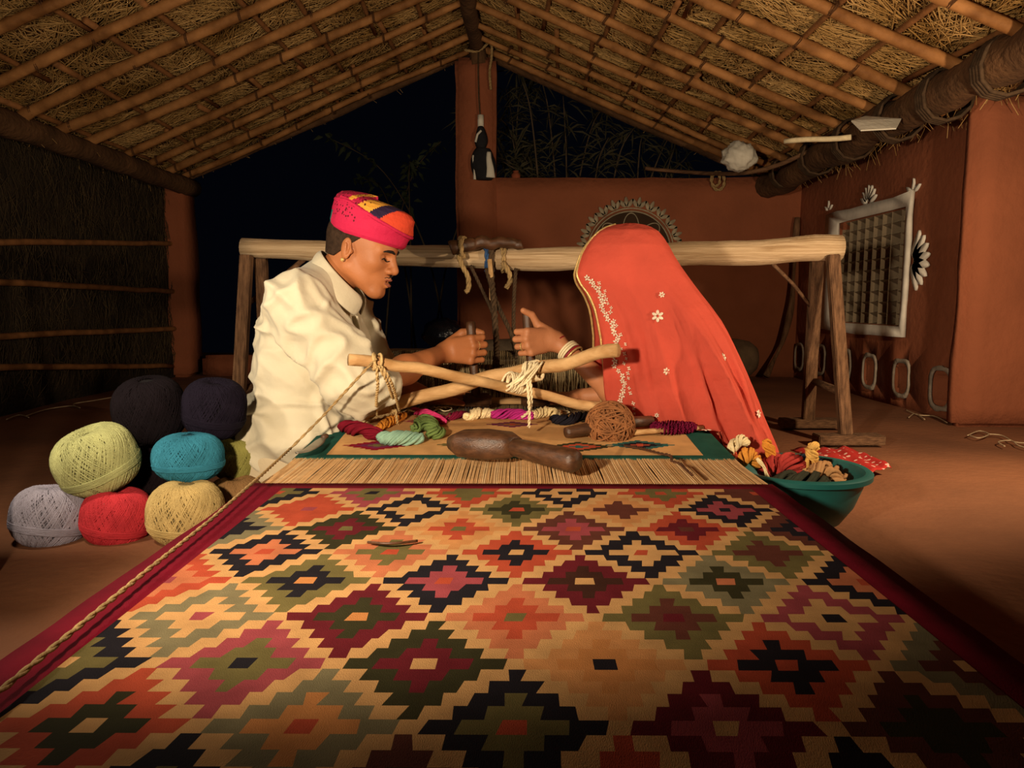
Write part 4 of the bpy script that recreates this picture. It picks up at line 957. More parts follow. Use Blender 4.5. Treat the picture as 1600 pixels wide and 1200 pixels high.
# shirt
sf = Field()
for c_, r_ in (((488, 488, 2.48), (.130, .205, .135)), ((472, 575, 2.48), (.155, .18, .18)), ((464, 668, 2.47), (.185, .205, .135)), ((528, 530, 2.48), (.085, .13, .13)), ((430, 690, 2.45), (.10, .16, .10))): sf.ell(A_(*c_), r_, None, .06)
sf.cap(A_(512, 438, 2.46), A_(468, 470, 2.31), .070, .080, .06); sf.cap(A_(512, 438, 2.48), A_(525, 456, 2.66), .066, .072, .05)
sf.cap(A_(468, 470, 2.31), A_(560, 600, 2.29), .084, .078, .035); sf.cap(A_(560, 600, 2.29), A_(600, 598, 2.325), .074, .054, .03)
sf.cap(A_(525, 456, 2.66), A_(592, 580, 2.74), .070, .062, .04); sf.cap(A_(592, 580, 2.74), A_(612, 590, 2.745), .058, .05, .03)
sdir = np.array(Vector(wr-EL).normalized()); cpt = A_(607, 594, 2.33)
def shirt_cut(X, d): return np.where((X[:, 1] < 2.45) & (X[:, 0] > -.55), np.maximum(d, (X-cpt) @ sdir), d)
V, F = sf.mesh(.0062, shirt_cut); V = relax(V, F, 3, .5)
def folds(V, N, amp, sets, mask=1.0):
    out = np.zeros(len(V))
    for (dirv, fr, st, a, sd) in sets:
        Q = np.array(frame(dirv)); L = V @ Q
        for i in range(len(V)):
            p = L[i]; w = NZ.noise(Vector((p[0]*3+sd, p[1]*3, p[2]*3)))*.8
            v = NZ.noise(Vector((p[0]*st+sd, p[1]*fr+w, p[2]*fr+w*.7))); out[i] += a*(1-abs(v)*3.2 if abs(v) < .3125 else 0)**2
    return V+N*(out*amp*mask)[:, None]
N = vnormals(V, F); nd = np.linalg.norm(V-A_(525, 440, 2.46), axis=1); V = folds(V, N, .023, [((.45, -.1, -.75), 9, 2.4, 1.0, 3), ((.7, 0, .35), 11, 3.0, .8, 17), ((.2, 0, -1), 7, 1.6, .6, 29), ((.75, .1, -.45), 17, 5, .25, 57)], np.clip((nd-.13)/.12, 0, 1)); V = relax(V, F, 4, .5)
shirt = mesh_np('shirt', V, F, M['shirt'], man)
def on_shirt(pts, off=.004):
    out = []
    for p in pts:
        p = np.array(p); k = np.argmin(((V-p)**2).sum(1)); out.append(V[k]+vn_s[k]*off)
    return out
vn_s = vnormals(V, F)
pts = on_shirt([A_(566+8*t, 490+75*t, 2.44) for t in [k/8 for k in range(9)]], .003)
loft(mb := MB(), curve(pts, 3), [(.014, .0035)]*(8*3+1), 8, 3, Vector((1, 0, 0))); mb.build('placket', M['shirt'], man)
# collar
def ring_pts(a, b, wy, n, open_=.28):
    a, b = Vector(a), Vector(b); c = (a+b)/2; ax = (b-a)/2; out = []
    for k in range(n+1):
        t = -math.pi+open_+(2*math.pi-2*open_)*k/n   # starts beside the front, runs round the back
        out.append(c-ax*math.cos(t+0)*1.0 if False else c+ax*math.cos(math.pi-abs(t))*-1*(-1 if False else 1)*(-1) + Vector((0, wy*math.sin(t), 0)))
    return out
n = 28; back_t, front_t = P(505, 393, 2.46), P(566, 463, 2.46); back_b, front_b = P(489, 414, 2.47), P(560, 496, 2.46)
mid_b, mid_f = P(497, 396, 2.465), P(570, 474, 2.46)
def cring(bk, fr, wy, op):
    c = (bk+fr)/2; ax = (fr-bk)/2; return [c+ax*math.cos(t)+Vector((0, wy*math.sin(t), 0)) for t in [op+(2*math.pi-2*op)*k/n for k in range(n+1)]]
rows = [cring(back_t, front_t, .082, .25), cring(mid_b, mid_f, .092, .25), cring(back_b.lerp(mid_b, .5), front_b.lerp(mid_f, .5), .112, .22), cring(back_b, front_b, .128, .30)]
mb = MB(); V = [p for r in rows for p in r]; mb.add(V, [(i*(n+1)+k, i*(n+1)+k+1, (i+1)*(n+1)+k+1, (i+1)*(n+1)+k) for i in range(3) for k in range(n)])
co = mb.build('collar', M['shirt'], man); md = co.modifiers.new('s', 'SOLIDIFY'); md.thickness = .006; md = co.modifiers.new('ss', 'SUBSURF'); md.levels = md.render_levels = 1
# cuff of the rolled sleeve
cc = Vector(A_(602, 597, 2.325)); fv = Vector(sdir); x_ = fv.orthogonal().normalized(); y_ = fv.cross(x_); mb = MB(); V = []
prf = [(-.035, .064), (-.015, .066), (.004, .062), (.010, .057), (.004, .052), (-.02, .050)]
for d, r in prf: V += [cc+fv*d+(x_*math.cos(a)+y_*math.sin(a))*r*(1+.04*math.sin(3*a+d*40)) for a in [2*math.pi*k/24 for k in range(24)]]
mb.add(V, [(i*24+k, i*24+(k+1) % 24, (i+1)*24+(k+1) % 24, (i+1)*24+k) for i in range(len(prf)-1) for k in range(24)]); mb.build('cuff', M['shirt'], man)
# trousers
tf = Field(); tf.ell(np.array((-.82, 2.47, .13)), (.17, .19, .13), None, .05); tf.ell(A_(470, 690, 2.46), (.20, .17, .075), None, .06)
for a_, b_, c_ in ((hipL, kn1, an1), (hipR, kn2, an2)): tf.cap(a_, b_, .098, .078, .05); tf.cap(b_, c_, .074, .056, .04)
def ground(X, d): return np.maximum(np.maximum(d, .004-X[:, 2]), np.minimum(X[:, 0]+.665, .262-X[:, 2]))
V, F = tf.mesh(.009, ground); V = relax(V, F, 2); N = vnormals(V, F); V = folds(V, N, .010, [((.5, .5, -.2), 8, 2.2, 1, 41)]); mesh_np('trousers', V, F, M['trousers'], man)
# turban
ear = A_(541, 388, 2.37); tcn = np.array(ear)+np.array((.066, .090, .086)); Rt = frame((math.cos(math.radians(17)), -.10, -math.sin(math.radians(17))))
prof = [(.80, -.050), (.90, -.058), (.97, -.048), (1.02, -.025), (1.05, .002), (1.06, .028), (1.01, .050), (.90, .065), (.70, .075), (.45, .080), (.2, .083), (.02, .083)]
nA = 144; V = []; T_L = []
for i, (r, z) in enumerate(prof):
    for k in range(nA):
        a = 2*math.pi*k/nA; x, y = math.cos(a), math.sin(a)
        lift = .014*max(0, -x)*(z > .0)
        wrapd = 1+.022*math.sin(2.2*a+z*95+1.0)+.012*math.sin(5*a-z*120)
        L = np.array((.130*x*r*(wrapd if z > -.04 else 1), .117*y*r*(wrapd if z > -.04 else 1), z*.92+lift)); T_L.append(L); V.append(tcn+Rt @ L)
F = []; mi = []
M['t_pink'] = pm('turban_pink', 'bd1c48', .8, .08, 12, .3, 60); M['t_yel'] = pm('turban_yellow', 'e8a53c', .8, .08, 12, .3, 60); M['t_pur'] = pm('turban_purple', '2c1a3c', .8, .2, 12, .3, 60)
M['t_org'] = pm('turban_orange', 'd8482c', .8, .1, 12, .3, 60); M['t_grn'] = pm('turban_green', '2a6a66', .8, .1, 12, .3, 60); 
def dots(m, dot, sc, th):
    nt = m.node_tree; b = nt.nodes['Principled BSDF']; vo = nt.nodes.new('ShaderNodeTexVoronoi'); vo.inputs['Scale'].default_value = sc; tc = nt.nodes.new('ShaderNodeTexCoord'); nt.links.new(tc.outputs['Object'], vo.inputs['Vector'])
    mt = nt.nodes.new('ShaderNodeMath'); mt.operation = 'LESS_THAN'; mt.inputs[1].default_value = th; nt.links.new(vo.outputs['Distance'], mt.inputs[0]); mx = nt.nodes.new('ShaderNodeMixRGB')
    src = b.inputs['Base Color'].links[0].from_socket; nt.links.new(mt.outputs[0], mx.inputs[0]); nt.links.new(src, mx.inputs[1]); mx.inputs[2].default_value = (*srgb(dot), 1); nt.links.new(mx.outputs[0], b.inputs['Base Color']); return m
M['t_dot'] = dots(pm('turban_pink_dotted', 'bd1c48', .8, .08, 12, .3, 60), '5a0a1c', 95, .33); M['t_ydot'] = dots(pm('turban_yellow_dotted', 'e8a53c', .8, .08, 12, .3, 60), '4a1a14', 90, .28)
TM = [M['t_pink'], M['t_yel'], M['t_pur'], M['t_org'], M['t_grn'], M['t_dot'], M['t_ydot']]
# refine rows for clean colour boundaries
def tpt(i, k): return V[i*nA+k % nA]
NS = 9; VV = []; LL = []; L_ = np.array(T_L).reshape(len(prof), nA, 3)
fine = []
for i in range(len(prof)-1):
    for q in range(NS): fine.append(L_[i]*(1-q/NS)+L_[i+1]*(q/NS))
fine.append(L_[-1]); fine = np.array(fine); nr = len(fine)
for i in range(nr-1):
    for k in range(nA):
        c = (fine[i, k]+fine[i+1, k]+fine[i, (k+1) % nA]+fine[i+1, (k+1) % nA])/4; x, y, z = c; s_ = x-.75*(z-.05)-.10*y
        edge = .050-max(0, x+.06)*.30-.06*max(0, -.06-x)
        if x < -.115 and z < .005: m_ = 4
        elif z > edge+.004:
            m_ = 5 if s_ < -.055 else 6 if s_ < -.035 else 5 if s_ < -.005 else 6 if s_ < .020 else 1 if s_ < .048 else 2 if s_ < .090 else 3
        elif x < -.02 and z > edge-.055 and y < 0: m_ = 5
        else: m_ = 0
        F.append((i*nA+k, i*nA+(k+1) % nA, (i+1)*nA+(k+1) % nA, (i+1)*nA+k)); mi.append(m_)
VV = np.array([tcn+Rt @ L for L in fine.reshape(-1, 3)]); F = np.array(F)
tb = mesh_np('turban', VV, F, TM, man, np.array(mi))
pts = []
for k in range(49):    # edge of the outer wrap
    a = 2*math.pi*k/48; x, y = math.cos(a), math.sin(a); xx = .130*x*1.03; z = (.050-max(0, xx+.06)*.30-.06*max(0, -.06-xx)); rr = 1.055 if z < .04 else 1.02
    pts.append(tcn+Rt @ np.array((.130*x*rr, .117*y*rr, z*.92)))
MB().tube(pts, .006, 6, cap=False).build('turban_fold', M['t_pink'], tb)
# ================================================================ the woman
wom = thing('person', 'person seated under a sheer red embroidered veil gripping a comb beater', 'person', (.62, 2.6, 0))
Rw = frame((-.90, -.05, -.42)); whc = A_(976, 430, 2.53)
fd = Field(); hw_ = head_prims(fd, whc, Rw, 1.0); nbw = A_(1005, 490, 2.54)
fd.cap(hw_(-.03, 0, -.05), nbw, .055, .062, .03)
for c_, r_ in (((1028, 548, 2.56), (.09, .12, .12)), ((1065, 620, 2.58), (.11, .14, .12)), ((1110, 670, 2.60), (.13, .16, .10))): fd.ell(A_(*c_), r_, None, .06)
GW = A_(829, 534, 2.70); WE = A_(958, 612, 2.60); axw = np.array((Vector(BE_W[0])-Vector(BE_W[1])).normalized()); fw = np.array((-.92, -.40, .12)); fw = fw-axw*(fw @ axw); fw /= np.linalg.norm(fw)
nw = np.cross(axw, fw); nw = -nw if nw[1] < 0 else nw
tilt = axw*.98+fw*.0
wrw = fist(fd, GW, axw, fw, nw, 1.18, True)
fd.cap(wrw, WE, .026, .044, .03); fd.cap(WE, A_(1018, 520, 2.49), .044, .05, .03)
WE2, WW2 = A_(975, 615, 2.76), A_(905, 620, 2.80); WW2[2] = webz(2.8)+.045
flat_hand(fd, WW2, (-1, .05, 0), (0, 0, 1), 1.08, -1); fd.cap(WE2, WW2, .042, .028, .03); fd.cap(WE2, A_(1015, 520, 2.68), .045, .055, .03)
h1, h2 = np.array((.74, 2.62, .12)), np.array((.75, 2.75, .12)); k1, k2 = np.array((.74, 3.04, .11)), np.array((.86, 3.04, .11)); a1, a2 = np.array((.86, 2.86, .06)), np.array((.76, 2.82, .06))
for a_, b_, c_ in ((h1, k1, a1), (h2, k2, a2)): fd.cap(a_, b_, .085, .06, .04); fd.cap(b_, c_, .052, .036, .03); fd.cap(c_, c_+np.array((.06, -.09, -.02)), .032, .024, .02)
V, F = fd.mesh(.0032); V = relax(V, F, 1, .25); mesh_np('body', V, F, M['skin_w'], wom)
hwv = lambda x, y, z: Vector(hw_(x, y, z))
for s in (-1, 1):
    MB().tube([hwv(.0885-.003*k*k*.25, s*(.018+.007*k), .0005-.0012*abs(k-2)) for k in range(5)], [.0016, .0028, .0032, .0028, .0015], 6).build('eye', M['eye'], wom)
    MB().tube([hwv(.0975-.0022*k*k*.45, s*(.012+.009*k), .021+.0035*math.sin(k*.9)) for k in range(5)], [.002, .003, .003, .0025, .0015], 6, squash=.7).build('eyebrow', M['hair'], wom)
hf = Field(); hf.ell(hw_(-.014, 0, .038), np.array((.106, .083, .094))*1.0, Rw, .01); hf.ell(hw_(-.10, 0, -.01), np.array((.035, .045, .04)), Rw, .03)
def hcut(X, d):
    L = ((X-whc) @ Rw)/1.0; return np.maximum(d, np.maximum(L[:, 0]-(.02+.7*np.maximum(0, L[:, 2]-.03)), -(L[:, 2]+.05)))
V, F = hf.mesh(.005, hcut); mesh_np('hair', V, F, M['hair'], wom)
bf = Field()
for c_, r_ in (((1028, 548, 2.56), (.105, .14, .14)), ((1062, 612, 2.58), (.125, .155, .12))): bf.ell(A_(*c_), r_, None, .06)
bf.cap(A_(1018, 520, 2.49), A_(985, 575, 2.57), .058, .05, .03); bf.cap(A_(1015, 520, 2.68), A_(990, 575, 2.73), .066, .06, .03)
V, F = bf.mesh(.008); V = relax(V, F, 2); mesh_np('blouse', V, F, pm('pink_blouse', 'b8304c', .85, .1, 8, .3, 40), wom)
kf = Field(); kf.ell(np.array((.73, 2.66, .12)), (.11, .16, .14), None, .06)
for a_, b_, c_ in ((h1, k1, a1), (h2, k2, a2)): kf.cap(a_, b_, .09, .075, .06); kf.cap(b_, c_, .07, .06, .06)
def ground2(X, d): return np.maximum(np.maximum(d, .004-X[:, 2]), np.minimum(.64-X[:, 0], .262-X[:, 2]))
V, F = kf.mesh(.01, ground2); V = relax(V, F, 2); mesh_np('skirt', V, F, pm('red_skirt', '9c2a26', .88, .12, 8, .4, 40), wom)
# veil
OUT = [(349, 978, 992), (351, 962, 1006), (355, 948, 1017), (362, 936, 1028), (372, 925, 1036), (385, 915, 1044), (400, 906, 1052), (416, 899, 1062), (430, 894, 1072), (445, 899, 1082), (460, 907, 1092), (480, 916, 1106), (500, 921, 1119),
       (525, 926, 1131), (550, 928, 1141), (580, 930, 1152), (610, 933, 1162), (640, 939, 1172), (665, 948, 1181), (690, 962, 1190), (712, 980, 1197), (735, 1000, 1204)]
BH = [(349, .012), (362, .075), (385, .108), (416, .125), (450, .135), (500, .165), (560, .185), (640, .20), (735, .215)]
def lerp_tab(tab, x, j=1):
    for a, b in zip(tab, tab[1:]):
        if x <= b[0]: t = (x-a[0])/(b[0]-a[0]); return a[j]+(b[j]-a[j])*t
    return tab[-1][j]
NU, NV = 150, 110
def veil_pt(u, v, off=0):
    py = 349+(735-349)*(v**1.35 if v > 0 else 0); xl, xr = lerp_tab(OUT, py, 1), lerp_tab(OUT, py, 2); b = lerp_tab(BH, py); g = min(1, max(0, (py-430)/260))
    Yc = 2.53+.05*g; a_ = P(xl, py, Yc); c_ = P(xr, py, Yc); cx = (a_.x+c_.x)/2; hx = (c_.x-a_.x)/2
    op = math.radians(10+22*min(1, max(0, (py-380)/80))); ph = math.pi+op+(2*math.pi-2*op)*u; co, si = math.cos(ph), math.sin(ph); p = 2.3; r = (abs(co)**p+abs(si)**p)**(-1/p)
    w = sstep((py-420)/200)
    fo = w*(.011*math.sin(ph*9+v*5+2*math.sin(v*4))+.007*math.sin(ph*17-v*9)+.006*NZ.noise(Vector((co*4, si*4, v*5))))+.004*NZ.noise(Vector((co*3, si*3, v*6+4)))+off
    # soft long folds running from the head down to the back hem
    fo += w*(.030*(1-abs(math.sin(ph*3.2-v*1.6)))**3+.022*(1-abs(math.sin(ph*5.3+v*1.1+1)))**3+.014*(1-abs(math.sin(ph*8.1-v*2.3+2)))**4)
    x = cx+(hx+fo*(.35 if abs(co) > .9 else 1))*r*co; y = Yc+(b+fo)*r*si-.10*g*(x-cx)/max(hx, .01); z = a_.z+(c_.z-a_.z)*.5
    if co < -.2 : z -= .012*(-co)*w
    zmin = webz(y)+.008 if x < .655 else .02+.18*max(0, (.70-x)/.045)
    return Vector((x, y, max(z, zmin)))
V = np.array([veil_pt(i/NU, j/NV) for j in range(NV+1) for i in range(NU+1)])
F = np.array([(j*(NU+1)+i, (j+1)*(NU+1)+i, (j+1)*(NU+1)+i+1, j*(NU+1)+i+1) for j in range(NV) for i in range(NU)])
def veil_mat():
    m = pm('sheer_red_veil', 'e06450', .8, .10, 5, .5, 16, spec=.15, dist=.02); nt = m.node_tree; b = nt.nodes['Principled BSDF']; out = nt.nodes['Material Output']
    tr = nt.nodes.new('ShaderNodeBsdfTranslucent'); tr.inputs['Color'].default_value = (*srgb('e8503c'), 1); m1 = nt.nodes.new('ShaderNodeMixShader'); m1.inputs[0].default_value = .26
    tp = nt.nodes.new('ShaderNodeBsdfTransparent'); tp.inputs['Color'].default_value = (*srgb('f08068'), 1); m2 = nt.nodes.new('ShaderNodeMixShader'); m2.inputs[0].default_value = .22
    nt.links.new(b.outputs[0], m1.inputs[1]); nt.links.new(tr.outputs[0], m1.inputs[2]); nt.links.new(m1.outputs[0], m2.inputs[1]); nt.links.new(tp.outputs[0], m2.inputs[2]); nt.links.new(m2.outputs[0], out.inputs['Surface']); return m
veil = mesh_np('veil', V, F, veil_mat(), wom); md = veil.modifiers.new('s', 'SOLIDIFY'); md.thickness = .0012
VJ = [v for v in [j/60 for j in range(61)] if 430 <= 349+386*v**1.35 <= 700]
for u in (0, 1):
    MB().tube([veil_pt(u, v, .002) for v in [.02+.84*j/50 for j in range(51)]], .0045, 6).build('gold_edging', M['gold'], veil)
mb = MB()
for k in range(34):   # fringe of metal tabs near the face edge
    v = .40+.20*k/33; p = veil_pt(0, v, .003); q = veil_pt(.012, v, .005); d = (p-q).normalized(); mb.tube([p-d*.002, p+d*.010], .0035, 5)
mb.build('edge_fringe', M['gold'], veil)
def flower(u, v, r, npet, mat, rot=0):
    c = veil_pt(u, v, .003); t1 = (veil_pt(u+.01, v, .003)-c).normalized(); t2 = (veil_pt(u, v+.01, .003)-c); t2 = (t2-t1*t2.dot(t1)).normalized(); nn = t1.cross(t2)
    if nn.y > 0: nn = -nn
    mb = MB()
    for k in range(npet):
        a = rot+2*math.pi*k/npet; d = t1*math.cos(a)+t2*math.sin(a); s_ = nn.cross(d)
        ring = [c+d*(r*.18+r*.42*(1+math.cos(b)))+s_*r*.26*math.sin(b)+nn*.002 for b in [2*math.pi*q/7 for q in range(7)]]
        mb.add(ring+[p-nn*.002 for p in ring], [tuple(range(7))]+[(q, 7+q, 7+(q+1) % 7, (q+1) % 7) for q in range(7)])
    return mb.build('embroidered_flower', mat, veil)
rg = random.Random(5); k = 0; v = .33
while v < .95:
    flower(.050+.012*math.sin(v*38)+rg.uniform(-.006, .006), v, rg.uniform(.008, .012), 5, M['silver'], rg.uniform(0, 6)); 
    if rg.random() < .75: flower(.072+rg.uniform(-.012, .012), v+.006, rg.uniform(.005, .008), 4, M['silver'], rg.uniform(0, 6))
    v += .016
for (u, v, r) in ((.19, .48, .020), (.17, .665, .012), (.22, .86, .020), (.33, .62, .013), (.40, .80, .014), (.30, .93, .012), (.24, .40, .010), (.13, .80, .008), (.36, .95, .012)): flower(u, v, r, 6, M['silver'], rg.uniform(0, 6))
# bangles and thread on the veiled woman's wrist
wv = Vector((WE-wrw)).normalized(); x_ = wv.orthogonal().normalized(); y_ = wv.cross(x_)
M['bangle_w'] = pm('ivory_bangle', 'e8d8b0', .4, .05, 10, 0); M['bangle_r'] = pm('red_bangle', '8c1f2a', .4, .1, 10, 0)
for d, m_, rr in ((.012, 'bangle_r', .032), (.018, 'bangle_r', .032), (.058, 'bangle_w', .041), (.067, 'bangle_w', .042), (.076, 'bangle_w', .042), (.086, 'bangle_r', .042), (.094, 'gold', .042)):
    c = Vector(wrw)+wv*d; MB().tube([c+(x_*math.cos(a)+y_*math.sin(a))*rr for a in [2*math.pi*k/24 for k in range(25)]], .0042, 6, cap=False).build('bangle', M[m_], wom)
for (G, a, f, n_, S_, par, yy) in ((GM, axm, fdir, nm, 1.22, man, .012), (GW, axw, fw, nw, 1.18, wom, -.011)):
    c = Vector(G+(f*.034+a*yy-n_*.012)*S_); fx = Vector(f*.55+n_*.8).normalized(); xx = Vector(a); yv = fx.cross(xx)
    MB().tube([c+(xx*math.cos(b)+yv*math.sin(b))*.0138 for b in [2*math.pi*k/14 for k in range(15)]], .0024, 5, cap=False).build('finger_ring', M['gold'], par)
# ================================================================ things in the background
# lamp on a block at the left edge
LP = Vector((-1.32, 1.66, 0))
st = thing('lamp_block', 'pale wooden block top catching lamp light at the left edge of the picture', 'stand', LP)
MB().box(LP+Vector((.0, 0, .60)), (.20, .13, .04), bev=.012).build('top', pm('block_wood', 'b07a4a', .7, .15, 8, .2, 40), st)
for dx in (-.08, .04):
    for dy in (-.04, .04): MB().box(LP+Vector((dx, dy, .29)), (.035, .035, .58), bev=.004).build('leg', M['greywood'], st, smooth=False)
lm = thing('oil_lamp', 'small brass oil lamp on the pale block', 'lamp', LP+Vector((0, 0, .625)))
MB().lathe([(.001, .625), (.035, .625), (.028, .635), (.012, .65), (.03, .665), (.042, .68), (.044, .69), (.036, .688), (.001, .675)], (LP.x, LP.y, 0), 24).build('dish', M['gold'], lm)
fl = bpy.data.materials.new('flame'); fl.use_nodes = True; nt = fl.node_tree; em = nt.nodes.new('ShaderNodeEmission'); em.inputs[0].default_value = (1, .62, .25, 1); em.inputs[1].default_value = 25; nt.links.new(em.outputs[0], nt.nodes['Material Output'].inputs[0])
MB().lathe([(.0005, .684), (.006, .69), (.008, .698), (.005, .712), (.0005, .725)], (LP.x, LP.y, 0), 12).build('flame', fl, lm)
# pouch hanging on the central pillar
hx = P(752, 200, YB-.09); YP = YB-.09
pc = thing('hanging_pouch', 'black and white pouch with a pale cap hanging on the tall pillar', 'pouch', P(755, 280, YP))
MB().tube([P(748, 72, YP), P(747, 110, YP), P(748, 150, YP), P(750, 182, YP)], .007, 6).build('cord', M['darkrope'], pc)
MB().tube([P(751, 180, YP), P(751, 198, YP)], .026, 14).build('cap', M['white_plastic'], pc)
loft(mb := MB(), curve([P(751, 198, YP), P(752, 214, YP), P(752, 226, YP), P(754, 234, YP)], 4), [(.015+.040*math.sin(math.pi*min(1, k/12*.9+.05)), .03) for k in range(13)], 12, 2.2, Vector((0, 1, 0))); mb.build('upper_pouch', M['black'], pc)
c = curve([P(755, 232, YP), P(754, 248, YP), P(756, 266, YP), P(756, 281, YP)], 4)
mb = MB(); loft(mb, c, [(.03+.075*math.sin(math.pi*(.12+.72*k/12)), .045) for k in range(13)], 14, 2.4, Vector((0, 1, 0))); mb.build('lower_pouch', M['black'], pc)
loft(mb := MB(), [p+Vector((.052, -.028, 0)) for p in c[2:12]], [(.018+.026*k/9, .022) for k in range(10)], 10, 2.4, Vector((0, 1, 0))); mb.build('white_panel', M['white_plastic'], pc)
loft(mb := MB(), [p+Vector((-.075, -.02, 0)) for p in c[3:13]], [(.012, .012)]*10, 8, 2, Vector((0, 1, 0))); mb.build('white_piping', M['white_plastic'], pc)
MB().tube([P(743, 222, YP-.03), P(746, 210, YP-.04), P(752, 204, YP-.04)], .010, 6).build('white_piping', M['white_plastic'], pc)
tag(rope(curve([P(726, 78, YB-.08), P(745, 80, YB-.10), P(760, 70, YB-.10), P(768, 58, YB-.10), P(768, 90, YB-.08), P(765, 112, YB-.08), P(767, 140, YB-.08)], 6), .011).build('hanging_rope', M['hemp']), 'short rope dangling from the ridge beside the pillar top', 'rope')
# on top of the back wall
bagc = P(1155, 246, 5.6)
mb = MB(); n = 22; V = []
for i in range(n+1):
    for k in range(30):
        th = math.pi*(.02+.96*i/n); a = 2*math.pi*k/30; d = Vector((math.sin(th)*math.cos(a), math.sin(th)*math.sin(a), math.cos(th))); r = 1+.22*NZ.noise(d*2.5)+.16*abs(NZ.noise(d*5))
        V.append(bagc+Vector((d.x*.118*r, d.y*.11*r, d.z*.100*r*(1.05 if d.z > 0 else .95))))
mb.add(V, [(i*30+k, (i+1)*30+k, (i+1)*30+(k+1) % 30, i*30+(k+1) % 30) for i in range(n) for k in range(30)])
tag(mb.build('plastic_sack', M['white_plastic']), 'crumpled white plastic sack perched under the right eave', 'sack')
c = curve([P(1008, 263, YB+.03), P(1050, 267, YB+.02), P(1110, 271, 6.1), P(1165, 270, 5.6), P(1215, 258, 5.4), P(1262, 237, 5.3)], 6)
tag(MB().tube(c, .016, 7).build('wall_top_stick', M['greywood']), 'crooked stick running from the back wall top to the right eave', 'stick')
mb = rope([P(1122+10*math.cos(a), 283+14*math.sin(a), YB-.03) for a in [2*math.pi*k/20 for k in range(21)]], .014, strands=2)
q = rope([P(1118+7*math.cos(a), 280+11*math.sin(a), YB-.05) for a in [2*math.pi*k/20 for k in range(21)]], .012, strands=2); mb.add(q.v, q.f)
tag(mb.build('rope_coil', M['hemp']), 'small coil of rope hung over the back wall by the sack', 'rope')
pc = P(806, 275, YB+.1)
tag(MB().lathe([(.001, 0), (.022, 0), (.038, .02), (.04, .04), (.026, .058), (.02, .064), (.028, .074), (.022, .074), (.001, .05)], (pc.x, pc.y, 1.685), 20).build('clay_pot', pm('terracotta', '8c4a30', .8, .15, 20, .1, 60)), 'tiny clay pot on the back wall beside the pillar', 'pot')
# against the back wall
c = curve([P(1246, 340, 6.33), P(1243, 380, 6.31), P(1240, 430, 6.29), P(1236, 480, 6.28), P(1224, 530, 6.25), P(1208, 565, 6.2), P(1197, 588, 6.15)], 6); c[-1].z = max(c[-1].z, .012)
tag(MB().tube(c, [.022+.008*math.sin(k*.4) for k in range(len(c))], 8).build('bent_staff', M['greywood']), 'long bent staff leaning in the back right corner', 'staff')
def bundle(x0, x1, y, z, r, label, col):
    mb = MB(); n = 30; pts = []; rad = []
    for k in range(n+1):
        t = k/n; pts.append((x0+(x1-x0)*t, y, z+.01*NZ.noise(Vector((t*6, x0, 0))))); rad.append(r*(1+.10*NZ.noise(Vector((t*7, x0, 3))))*(.6+.4*min(1, min(t, 1-t)*14)))
    tag(mb.tube(pts, rad, 18).build('rolled_mat', pm('mat_'+str(int(x0*100)), col, .95, .25, 9, .6, 40)), label, 'mat', 'rolled mats along the back wall')
bundle(P(1010, 550, 6.15).x, P(1180, 550, 6.15).x, 6.14, .17, .165, 'rolled grey-brown mat behind the veiled woman', '6e5a44')
bundle(P(722, 540, 6.1).x, P(880, 540, 6.1).x, 6.1, .17, .165, 'rolled grey mat behind the heddles', '665644')
# dark bag in the opening
bb = P(692, 522, 6.1); mb = MB(); V = []
for i in range(17):
    for k in range(24):
        th = math.pi*(.02+.96*i/16); a = 2*math.pi*k/24; d = Vector((math.sin(th)*math.cos(a), math.sin(th)*math.sin(a), math.cos(th))); r = 1+.16*NZ.noise(d*2.2+Vector((3, 0, 0)))+.08*NZ.noise(d*5)
        V.append(bb+Vector((d.x*.17*r, d.y*.12*r, d.z*.13*r)))
mb.add(V, [(i*24+k, (i+1)*24+k, (i+1)*24+(k+1) % 24, i*24+(k+1) % 24) for i in range(16) for k in range(24)])
tag(mb.build('plastic_bag', pm('dark_blue_polythene', '141a26', .22, .1, 6, .5, 14, spec=.6, dist=.03)), 'dark glossy plastic bag in the opening beyond the fist', 'bag')
sp = P(640, 548, 5.9)
plat = tag(MB().box((sp.x, 5.95, sp.z-.03), (.62, .5, .06), bev=.012).build('low_bench', M['stick'], smooth=False), 'low plank bench behind the man in the dark opening', 'bench')
mb = MB()
for x in (-.25, .25):
    for y in (5.78, 6.12): MB().box((sp.x+x, y, (sp.z-.06)/2), (.06, .06, sp.z-.06)).build('leg', M['greywood'], plat, smooth=False)
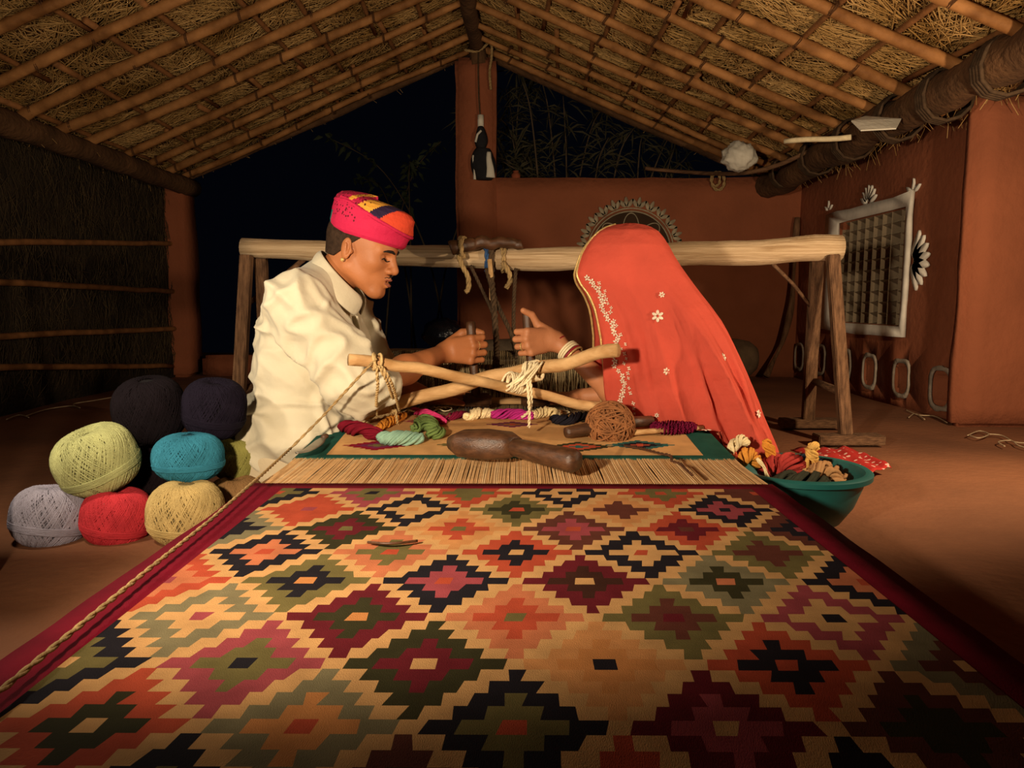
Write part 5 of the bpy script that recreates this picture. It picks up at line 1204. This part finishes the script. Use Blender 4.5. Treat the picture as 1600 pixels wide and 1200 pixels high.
# plants in the night outside
M['leaf_dim'] = pm('dry_leaf', '423d2a', .8, .3, 3, 0); M['leaf_dark'] = pm('dark_leaf', '39402a', .8, .3, 3, 0); M['twig'] = pm('bare_twig', '5a4a38', .9, .2, 10, .2, 60)
def shrub(base, stems, hmin, hmax, spread, leafL, leafW, nl, label, seed, mat):
    rg = random.Random(seed); t = thing('night_shrub', label, 'shrub', base, 'shrubs in the dark outside'); b = Vector(base); mbL = MB()
    for s_ in range(stems):
        h = rg.uniform(hmin, hmax); dx, dy = rg.gauss(0, spread), rg.gauss(0, spread*.4); x0 = rg.gauss(0, spread*.5)
        c = curve([b+Vector((x0, dy*.2, 0)), b+Vector((x0+dx*.25, dy*.4, h*.5)), b+Vector((x0+dx*.7, dy, h*.85)), b+Vector((x0+dx*1.3, dy*1.4, h+rg.uniform(-.2, .1)))], 8)
        MB().tube(c, [.016*(1-.75*k/(len(c)-1)) for k in range(len(c))], 5).build('stem', M['twig'], t)
        for q in range(nl):
            p = c[rg.randrange(len(c)//2, len(c))]; a = rg.uniform(0, 6.28); el = rg.uniform(-.9, .9); d = Vector((math.cos(a)*math.cos(el), .6*math.sin(a)*math.cos(el), math.sin(el))); L = leafL*rg.uniform(.6, 1.3); s2 = d.cross(Vector((rg.gauss(0, 1), rg.gauss(0, 1), rg.gauss(0, 1)))).normalized()*leafW
            o = p+d*rg.uniform(0, .06); e = o+d*L-Vector((0, 0, L*.25)); m_ = o+d*L*.45
            mbL.add([o, m_+s2, e, m_-s2, m_+d.cross(s2)*.5], [(0, 1, 4), (1, 2, 4), (2, 3, 4), (3, 0, 4)])
    tag(mbL.build('foliage', mat, t), kind='stuff')
shrub((.45, 7.5, 0), 9, 2.0, 3.0, .38, .26, .010, 55, 'thin-leaved bare shrub in the dark behind the back wall', 3, M['leaf_dim'])
shrub((1.15, 7.6, 0), 8, 1.7, 2.6, .35, .28, .010, 55, 'narrow-leaved reed clump in the dark right of the bare shrub', 4, M['leaf_dim'])
shrub((.0, 7.9, 0), 5, 2.2, 3.1, .25, .24, .010, 40, 'drooping twig shrub just right of the tall pillar', 8, M['leaf_dim'])
shrub((-1.0, 9.3, 0), 6, 2.0, 2.9, .6, .12, .025, 40, 'broad-leaved shrub barely lit in the dark opening', 5, M['leaf_dark'])
